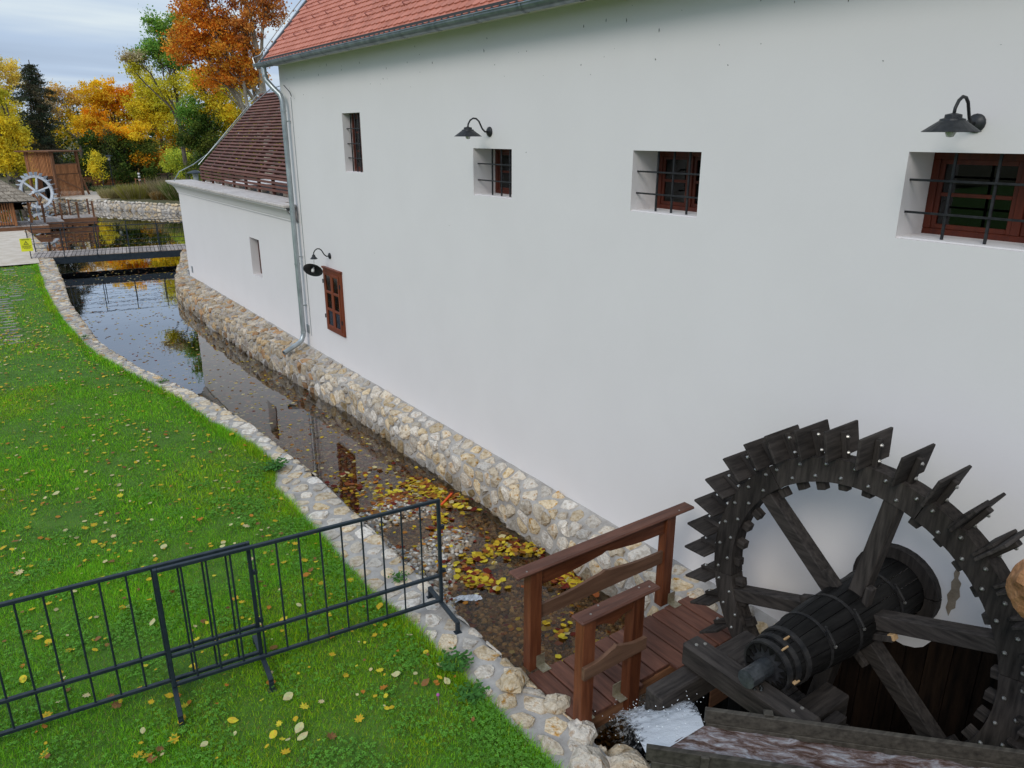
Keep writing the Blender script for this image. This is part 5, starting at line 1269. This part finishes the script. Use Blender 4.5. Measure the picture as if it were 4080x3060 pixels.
tuft(11.6, 60.2, 1.2, .7, (.28, .17, .05), 'low rusty ornamental grass between the two big tufts', 3, 700)
tuft(13.0, 59.2, 2.4, 1.6, (.13, .18, .04), 'tall green ornamental grass beside the annex corner', 4, 1900)
tuft(12.4, 61.5, 2.6, 1.7, (.30, .25, .13), 'tall feathery dry grass behind the green tuft', 5, 700)
tuft(9.5, 66.0, 1.6, .6, (.14, .2, .05), 'low green plant behind the straw grass by the sandy path', 6, 600)
tuft(11.0, 72.0, 5, .5, (.10, .16, .04), 'strip of green ground cover before the brick wall', 7, 2200)
tuft(9.0, 78.6, 1.2, .6, (.05, .1, .05), 'dark round shrub in front of the timber fence', 8, 500)

# ------------------------------------------------------------------ trees
PAL = {'paleyel': [(.74, .58, .10), (.60, .46, .09), (.64, .54, .20)], 'pale': [(.42, .34, .18), (.30, .22, .12), (.48, .42, .26)], 'yel': [(.72, .58, .04), (.62, .52, .05), (.46, .42, .06)],
       'bright': [(.72, .55, .03), (.62, .50, .04), (.50, .45, .05)], 'olive': [(.40, .38, .03), (.50, .45, .04), (.60, .50, .04)], 'palor': [(.58, .36, .07), (.50, .30, .07), (.52, .38, .12)],
       'gold': [(.70, .44, .02), (.66, .50, .03), (.56, .34, .02)], 'orange': [(.66, .30, .015), (.62, .22, .012), (.60, .40, .03)], 'dkgreen': [(.03, .065, .015), (.05, .09, .02), (.09, .13, .02), (.16, .17, .03)],
       'goldor': [(.58, .30, .03), (.5, .22, .02)], 'olyel': [(.60, .48, .03), (.46, .42, .04), (.66, .50, .03)], 'green': [(.10, .24, .04), (.17, .31, .05), (.27, .36, .06)],
       'bright2': [(.62, .52, .03), (.50, .45, .04), (.66, .42, .03)], 'rust': [(.56, .19, .02), (.64, .26, .03), (.42, .12, .02), (.62, .38, .05)], 'rust2': [(.46, .16, .03), (.54, .26, .06), (.34, .11, .03)],
       'lime': [(.50, .50, .05), (.34, .40, .05), (.2, .3, .04)], 'fir': [(.05, .08, .03), (.08, .10, .04), (.10, .11, .05)], 'spruce': [(.04, .065, .042), (.055, .08, .045), (.085, .09, .05), (.12, .095, .055)],
       'wood': [(.05, .07, .02), (.14, .14, .02), (.34, .28, .03), (.50, .34, .03)]}
TLM = leafmat('tree_leaf', .4, .6)
BARK = mat('bark_grey', (.07, .055, .045), (.16, .135, .11), rough=.95, scale=(9, 9, 3), bump=.8, bdist=.03, rv=.1)
BARKP = mat('bark_plane', (.26, .22, .16), (.46, .41, .32), c3=(.20, .17, .12), rough=.9, scale=(3, 3, 1.5), bump=.3, rv=.05)
def tree(name, label, base, blobs, leaf=.15, per=55, tr=.16, seed=1, bark=None, clump=.42, cat='tree', lean=(0, 0)):
    q = random.Random(seed); npq = np.random.RandomState(seed); bx, by = base; bark = bark or BARK
    t = thing(name, label, cat, (bx, by, 0))
    ztop = max(b[2]+b[4]*.5 for b in blobs); tm_ = MB(); zt = ztop*.92
    tpts = [Vector((bx+lean[0]*s*s+.12*math.sin(s*5+seed), by+lean[1]*s*s, zt*s)) for s in (0, .15, .3, .45, .6, .75, .9, 1)]
    tm_.tube(tpts, [tr*1.3, tr*1.05, tr*.95, tr*.8, tr*.62, tr*.45, tr*.28, tr*.1], 8)
    cents = []; cols_ = []
    for (cx, cy, cz, rh, rz_, pal, n_) in blobs:
        bc = Vector((cx, cy, cz)); sA = min(.9, max(.15, (cz*.55)/zt)); k = sA*7; a0 = tpts[int(k)].lerp(tpts[min(7, int(k)+1)], k-int(k)); Lb = (bc-a0).length
        m1_ = a0.lerp(bc, .35)+Vector((q.uniform(-.1, .1)*Lb, q.uniform(-.1, .1)*Lb, -.02*Lb)); m2_ = a0.lerp(bc, .7)+Vector((q.uniform(-.08, .08)*Lb, q.uniform(-.08, .08)*Lb, .05*Lb)); end = bc+Vector((q.uniform(-.3, .3)*rh, 0, .5*rz_))
        lr = max(.03, tr*.42*min(1, Lb/2.5)); limb = [a0, m1_, m2_, bc, end]; tm_.tube(limb, [lr, lr*.8, lr*.6, lr*.38, .01], 6, caps=False)
        for i in range(n_):
            u = Vector((q.gauss(0, 1), q.gauss(0, 1), q.gauss(0, 1))).normalized()*(q.random()**.45)
            c = Vector((cx+u.x*rh, cy+u.y*rh, cz+u.z*rz_))
            if c.z < .3: c.z = .3+q.random()*.3
            cents.append(c); cols_.append(pal)
            if q.random() < .6:
                sI = q.choice((2, 2, 3, 3, 1)); a = limb[sI].lerp(limb[sI+1], q.random()*.7); mid = a.lerp(c, .5)+Vector((q.uniform(-.12, .12), q.uniform(-.12, .12), q.uniform(-.1, .2)))
                tm_.tube([a, mid, c], [lr*.22+.006, lr*.13+.004, .004], 4, caps=False)
    tm_.build('trunk', bark, t)
    per = int(per*1.45); m_ = len(cents); C0 = np.array([[c.x-bx, c.y-by, c.z] for c in cents]); n = m_*per
    cs_ = clump*(.6+.8*npq.rand(m_)); P = np.repeat(C0, per, 0)+npq.randn(n, 3)*np.repeat(cs_, per)[:, None]*np.array([1, 1, .72])*.62
    P[:, 2] = np.maximum(P[:, 2], .08)
    nrm = npq.randn(n, 3); nrm /= np.linalg.norm(nrm, axis=1)[:, None]; a = np.cross(nrm, npq.randn(n, 3)); a /= np.linalg.norm(a, axis=1)[:, None]; b = np.cross(nrm, a); s = (leaf*(.55+.75*npq.rand(n)))[:, None]
    V = np.stack([P-a*s*.5, P+b*s*.38, P+a*s*.5, P-b*s*.38], 1).reshape(-1, 3)
    cc = np.zeros((n, 3))
    for i, pal in enumerate(cols_):
        pc = np.array(PAL[pal]); w = pc[npq.randint(len(pc))]; cc[i*per:(i+1)*per] = 1.38*(w*.55+pc[npq.randint(len(pc), size=per)]*.45)*(.75+.45*npq.rand(per))[:, None]*(.85+.3*npq.rand())
    o = link('crown', soup('crown', V, 4, cc, TLM), t); return t
TREES = [
('tree', 'tall pale yellow half-bare tree behind the bright maple at the left edge', 3.91, 87.91, [(3.91, 87.91, 9.54, 1.59, 1.95, 'paleyel', 60), (2.98, 87.95, 8.13, 0.93, 2.73, 'paleyel', 44), (5.8, 87.81, 9.6, 1.01, 1.6, 'paleyel', 26), (4.66, 87.88, 6.56, 1.7, 2.41, 'yel', 56)], dict(leaf=.17, per=60, tr=.2)),
('maple_tree', 'bright yellow maple nearest the left edge behind the hut', 3.86, 72.9, [(2.93, 72.94, 5.19, 1.4, 1.34, 'bright', 40), (3.71, 72.91, 3.12, 1.33, 1.21, 'bright', 38), (2.47, 72.96, 3.13, 1.08, 1.54, 'bright', 30), (4.34, 72.87, 1.62, 0.7, 0.78, 'olive', 12), (3.24, 72.93, 7.37, 0.78, 0.73, 'olive', 12), (4.4, 72.9, 4.6, .6, .7, 'bright', 12)], dict(leaf=.17, per=75, tr=.2)),
('tree', 'pale orange thin-crowned tree far back right of the spruce', 11.05, 95.36, [(10.17, 95.46, 8.42, 1.42, 1.17, 'palor', 22), (11.72, 95.28, 8.0, 1.53, 1.37, 'palor', 26), (10.83, 95.39, 5.91, 2.02, 2.07, 'gold', 30), (9.3, 95.55, 6.81, 1.31, 1.81, 'pale', 18)], dict(leaf=.18, per=55)),
('tree', 'broad glowing orange tree in the centre of the background', 13.32, 84.96, [(12.1, 85.14, 8.08, 1.86, 1.44, 'gold', 34), (13.94, 84.86, 7.71, 2.54, 1.66, 'orange', 56), (12.51, 85.09, 5.79, 2.5, 1.59, 'orange', 50), (15.6, 84.57, 6.67, 1.72, 1.7, 'gold', 34), (10.89, 85.31, 5.15, 1.42, 1.46, 'gold', 26)], dict(leaf=.18, per=75)),
('tree', 'rounded dark green tree with golden top below the orange tree', 12.3, 76.01, [(11.02, 76.21, 3.17, 2.05, 1.73, 'dkgreen', 46), (13.59, 75.79, 3.34, 1.92, 1.95, 'dkgreen', 48), (12.85, 75.92, 4.52, 1.9, 1.07, 'gold', 26), (14.72, 75.58, 2.54, 1.16, 1.04, 'goldor', 18), (12.3, 76.01, 1.39, 3.04, 0.87, 'dkgreen', 44), (9.75, 76.38, 3.37, 0.91, 1.52, 'dkgreen', 22), (11.38, 76.15, 4.44, 1.3, 0.69, 'orange', 18), (13.2, 75.2, 2.6, 1.2, .5, 'orange', 10)], dict(leaf=.17, per=75)),
('tree', 'yellow-olive feathery tree between the orange tree and the tall green one', 16.0, 78.38, [(15.89, 78.41, 7.93, 2.04, 1.65, 'olive', 66), (16.88, 78.2, 5.74, 2.06, 1.81, 'olyel', 66), (14.6, 78.6, 6.9, 1.5, 1.3, 'olyel', 36), (14.9, 78.6, 9.28, 1.28, 0.85, 'olive', 12), (15.3, 78.52, 4.92, 1.61, 1.41, 'gold', 24), (17.07, 78.16, 3.28, 1.15, 1.24, 'gold', 18), (17.6, 78, 2.2, 2.0, 1.4, 'dkgreen', 24)], dict(leaf=.16, per=75)),
('tree', 'tall green tree with thin pale side branches left of the plane tree', 13.32, 58.5, [(12.81, 58.62, 11.3, 0.92, 1.07, 'green', 30), (12.21, 58.74, 10.0, 1.22, 0.85, 'green', 32), (13.26, 58.52, 9.31, 1.24, 1.22, 'green', 34), (11.03, 58.98, 9.38, 0.96, 0.46, 'pale', 12), (10.74, 59.03, 8.79, 0.78, 0.34, 'olive', 9), (13.26, 58.52, 7.54, 1.05, 0.89, 'olive', 20), (14.16, 58.3, 11.37, 0.94, 1.42, 'green', 24)], dict(leaf=.13, per=75, tr=.15, clump=.36)),
('tree', 'yellow and dark green tree seen above the slatted annex roof', 14.18, 55.21, [(14.32, 55.17, 7.72, 1.67, 0.96, 'olyel', 40), (15.19, 54.94, 6.44, 1.53, 1.16, 'bright2', 44), (13.45, 55.39, 5.98, 1.04, 1.09, 'green', 26), (14.32, 55.17, 4.81, 1.36, 1.17, 'dkgreen', 36), (13.17, 55.46, 4.22, 1.19, 1.18, 'dkgreen', 32), (15.78, 54.77, 7.46, 1.23, 0.97, 'olyel', 30), (16.0, 54.5, 5.2, 1.4, 1.3, 'olyel', 26), (13.6, 55.3, 2.5, 1.4, 1.3, 'dkgreen', 30)], dict(leaf=.13, per=80, tr=.13, clump=.36)),
('plane_tree', 'rust-orange plane tree with pale bark rising behind the annex', 11.9, 36.09, [(9.74, 36.73, 9.26, 1.22, 0.89, 'rust', 60), (9.16, 36.88, 8.13, 0.9, 0.77, 'rust', 46), (10.52, 36.51, 8.0, 1.24, 0.89, 'rust', 56), (10.13, 36.62, 6.95, 1.02, 0.57, 'rust', 36), (11.31, 36.28, 8.96, 1.15, 1.1, 'rust2', 44), (12.3, 35.95, 9.74, 1.06, 0.73, 'rust2', 30), (9.55, 36.78, 10.5, 1.21, 0.88, 'rust', 40), (11.31, 36.28, 10.96, 1.68, 0.88, 'rust2', 46), (11.51, 36.22, 7.08, 0.63, 0.76, 'rust', 20)], dict(leaf=.10, per=75, tr=.26, clump=.27, bark=BARKP, lean=(-.3, 0))),
('yellow_shrub', 'small bright yellow shrub beside the park lamp', 9.59, 72.37, [(9.3, 72.38, 1.7, 0.5, 0.8, 'bright', 14), (9.45, 72.34, 2.7, 0.3, 0.5, 'bright', 6)], dict(leaf=.14, per=55, tr=.04, cat='shrub')),
('lime_shrub', 'lime and yellow shrub at the end of the annex coping', 14.84, 68.41, [(14.84, 68.41, 2.52, 1.29, 1.09, 'lime', 30), (15.46, 68.27, 1.52, 1.08, 0.52, 'lime', 14), (16.4, 68, 2.0, 1.2, 1.0, 'dkgreen', 20)], dict(leaf=.14, per=65, tr=.06, cat='shrub')),
('young_conifer', 'slender grey-green young conifer between lamp and orange tree', 10.98, 75.2, [(10.98, 75.2, 2.2, 0.45, 1.3, 'fir', 22), (10.98, 75.2, 4.0, 0.25, .8, 'fir', 9)], dict(leaf=.12, per=70, tr=.05)),
]
for i, (nm, lb_, x, y, bl, kw) in enumerate(TREES): tree(nm, lb_, (x, y), bl, seed=i+3, **kw)
# dark spruce
def spruce(x, y, h, rad, label):
    t = thing('spruce_tree', label, 'tree', (x, y, 0)); q = np.random.RandomState(8); MB().tube([(x, y, 0), (x+.1, y, h*.5), (x+.05, y, h)], [.22, .14, .03], 8).build('trunk', BARK, t)
    V = []; C = []; br = MB(); pal = np.array(PAL['spruce'])
    z = .9
    while z < h*.97:
        f = 1-z/h; nb = 6; R_ = rad*(f**.62)*1.05*(.6+.75*q.rand()) * (1 if z < h*.72 else 1.5)
        for k in range(nb):
            a = q.rand()*6.28; L = R_*(.55+.55*q.rand()); m_ = int(34+L*70)
            tt = q.rand(m_)**.75; px_ = np.cos(a)*L*tt; py_ = np.sin(a)*L*tt; pz_ = z-.30*L*tt**1.5+.10*L*tt**3
            br.tube([(x, y, z), (x+math.cos(a)*L*.6, y+math.sin(a)*L*.6, z-.12*L), (x+math.cos(a)*L, y+math.sin(a)*L, z-.20*L)], [.03, .018, .005], 4, caps=False)
            w = .22*(1.2-tt*.5); P = np.stack([px_+q.randn(m_)*w, py_+q.randn(m_)*w, pz_-np.abs(q.randn(m_))*w*.9], 1)
            d_ = q.randn(m_, 3); d_[:, 2] -= .8; d_ /= np.linalg.norm(d_, axis=1)[:, None]; e_ = np.cross(d_, q.randn(m_, 3)); e_ /= np.linalg.norm(e_, axis=1)[:, None]; s = .17*(.6+.7*q.rand(m_))[:, None]
            V.append(np.stack([P-e_*s*.25, P+e_*s*.25, P+d_*s], 1)); C.append((pal[q.randint(4)]*.6+pal[q.randint(4, size=m_)]*.4)*(.7+.6*q.rand(m_))[:, None])
        z += .24+.12*q.rand()
    br.build('branches', BARK, t); link('needles', soup('needles', np.concatenate(V).reshape(-1, 3), 3, np.concatenate(C), TLM), t)
spruce(6.18, 75.75, 10.2, 2.5, 'dark drooping spruce standing behind the timber tower')
# mass of woodland closing the view
def woodland():
    q = np.random.RandomState(4); V = []; C = []
    for i in range(900):
        x = q.uniform(-8, 44); y = 100+q.rand()*14-.12*x; 
        if x > 20: y = 76+q.rand()*12
        z = q.uniform(.3, 6.2 if x < 12 else 7.2); m_ = 60; s = .5+.5*q.rand(); P = np.array([x, y, z])+q.randn(m_, 3)*s*np.array([1.2, 1.2, .8]); P[:, 2] = np.maximum(P[:, 2], .1)
        n_ = q.randn(m_, 3); a = np.cross(n_, q.randn(m_, 3)); a /= np.linalg.norm(a, axis=1)[:, None]; b = np.cross(a, n_); b /= np.linalg.norm(b, axis=1)[:, None]; w = (.28*(.6+.8*q.rand(m_)))[:, None]
        V.append(np.stack([P-a*w*.5, P+b*w*.4, P+a*w*.5, P-b*w*.4], 1)); nm = ['wood', 'wood', 'dkgreen', 'olyel' if z > 2.5 else 'wood', 'gold' if z > 3 else 'dkgreen'][q.randint(5)]; pc = np.array(PAL[nm]); C.append(pc[q.randint(len(pc))]*(.6+.6*q.rand(m_))[:, None])
    return soup('woodland', np.concatenate(V).reshape(-1, 3), 4, np.concatenate(C), TLM)
link('woodland', woodland(), kind='stuff', label='dense mass of mixed woodland closing the view behind the park trees', cat='woodland')
def hedge():
    q = np.random.RandomState(14); V = []; C = []
    for i in range(330):
        x = q.uniform(7.5, 24); y = 81.8+q.rand()*1.8; z = q.uniform(.2, 2.3); m_ = 70; P = np.array([x, y, z])+q.randn(m_, 3)*.32; P[:, 2] = np.maximum(P[:, 2], .05)
        n_ = q.randn(m_, 3); a = np.cross(n_, q.randn(m_, 3)); a /= np.linalg.norm(a, axis=1)[:, None]; b = np.cross(a, n_); b /= np.linalg.norm(b, axis=1)[:, None]; w = (.16*(.6+.8*q.rand(m_)))[:, None]
        V.append(np.stack([P-a*w*.5, P+b*w*.4, P+a*w*.5, P-b*w*.4], 1)); pc = np.array(PAL['dkgreen' if q.rand() < .85 else 'olive']); C.append(pc[q.randint(len(pc))]*(.6+.6*q.rand(m_))[:, None])
    return soup('hedge', np.concatenate(V).reshape(-1, 3), 4, np.concatenate(C), TLM)
link('hedge', hedge(), kind='stuff', label='dark evergreen undergrowth behind the park wall', cat='undergrowth')
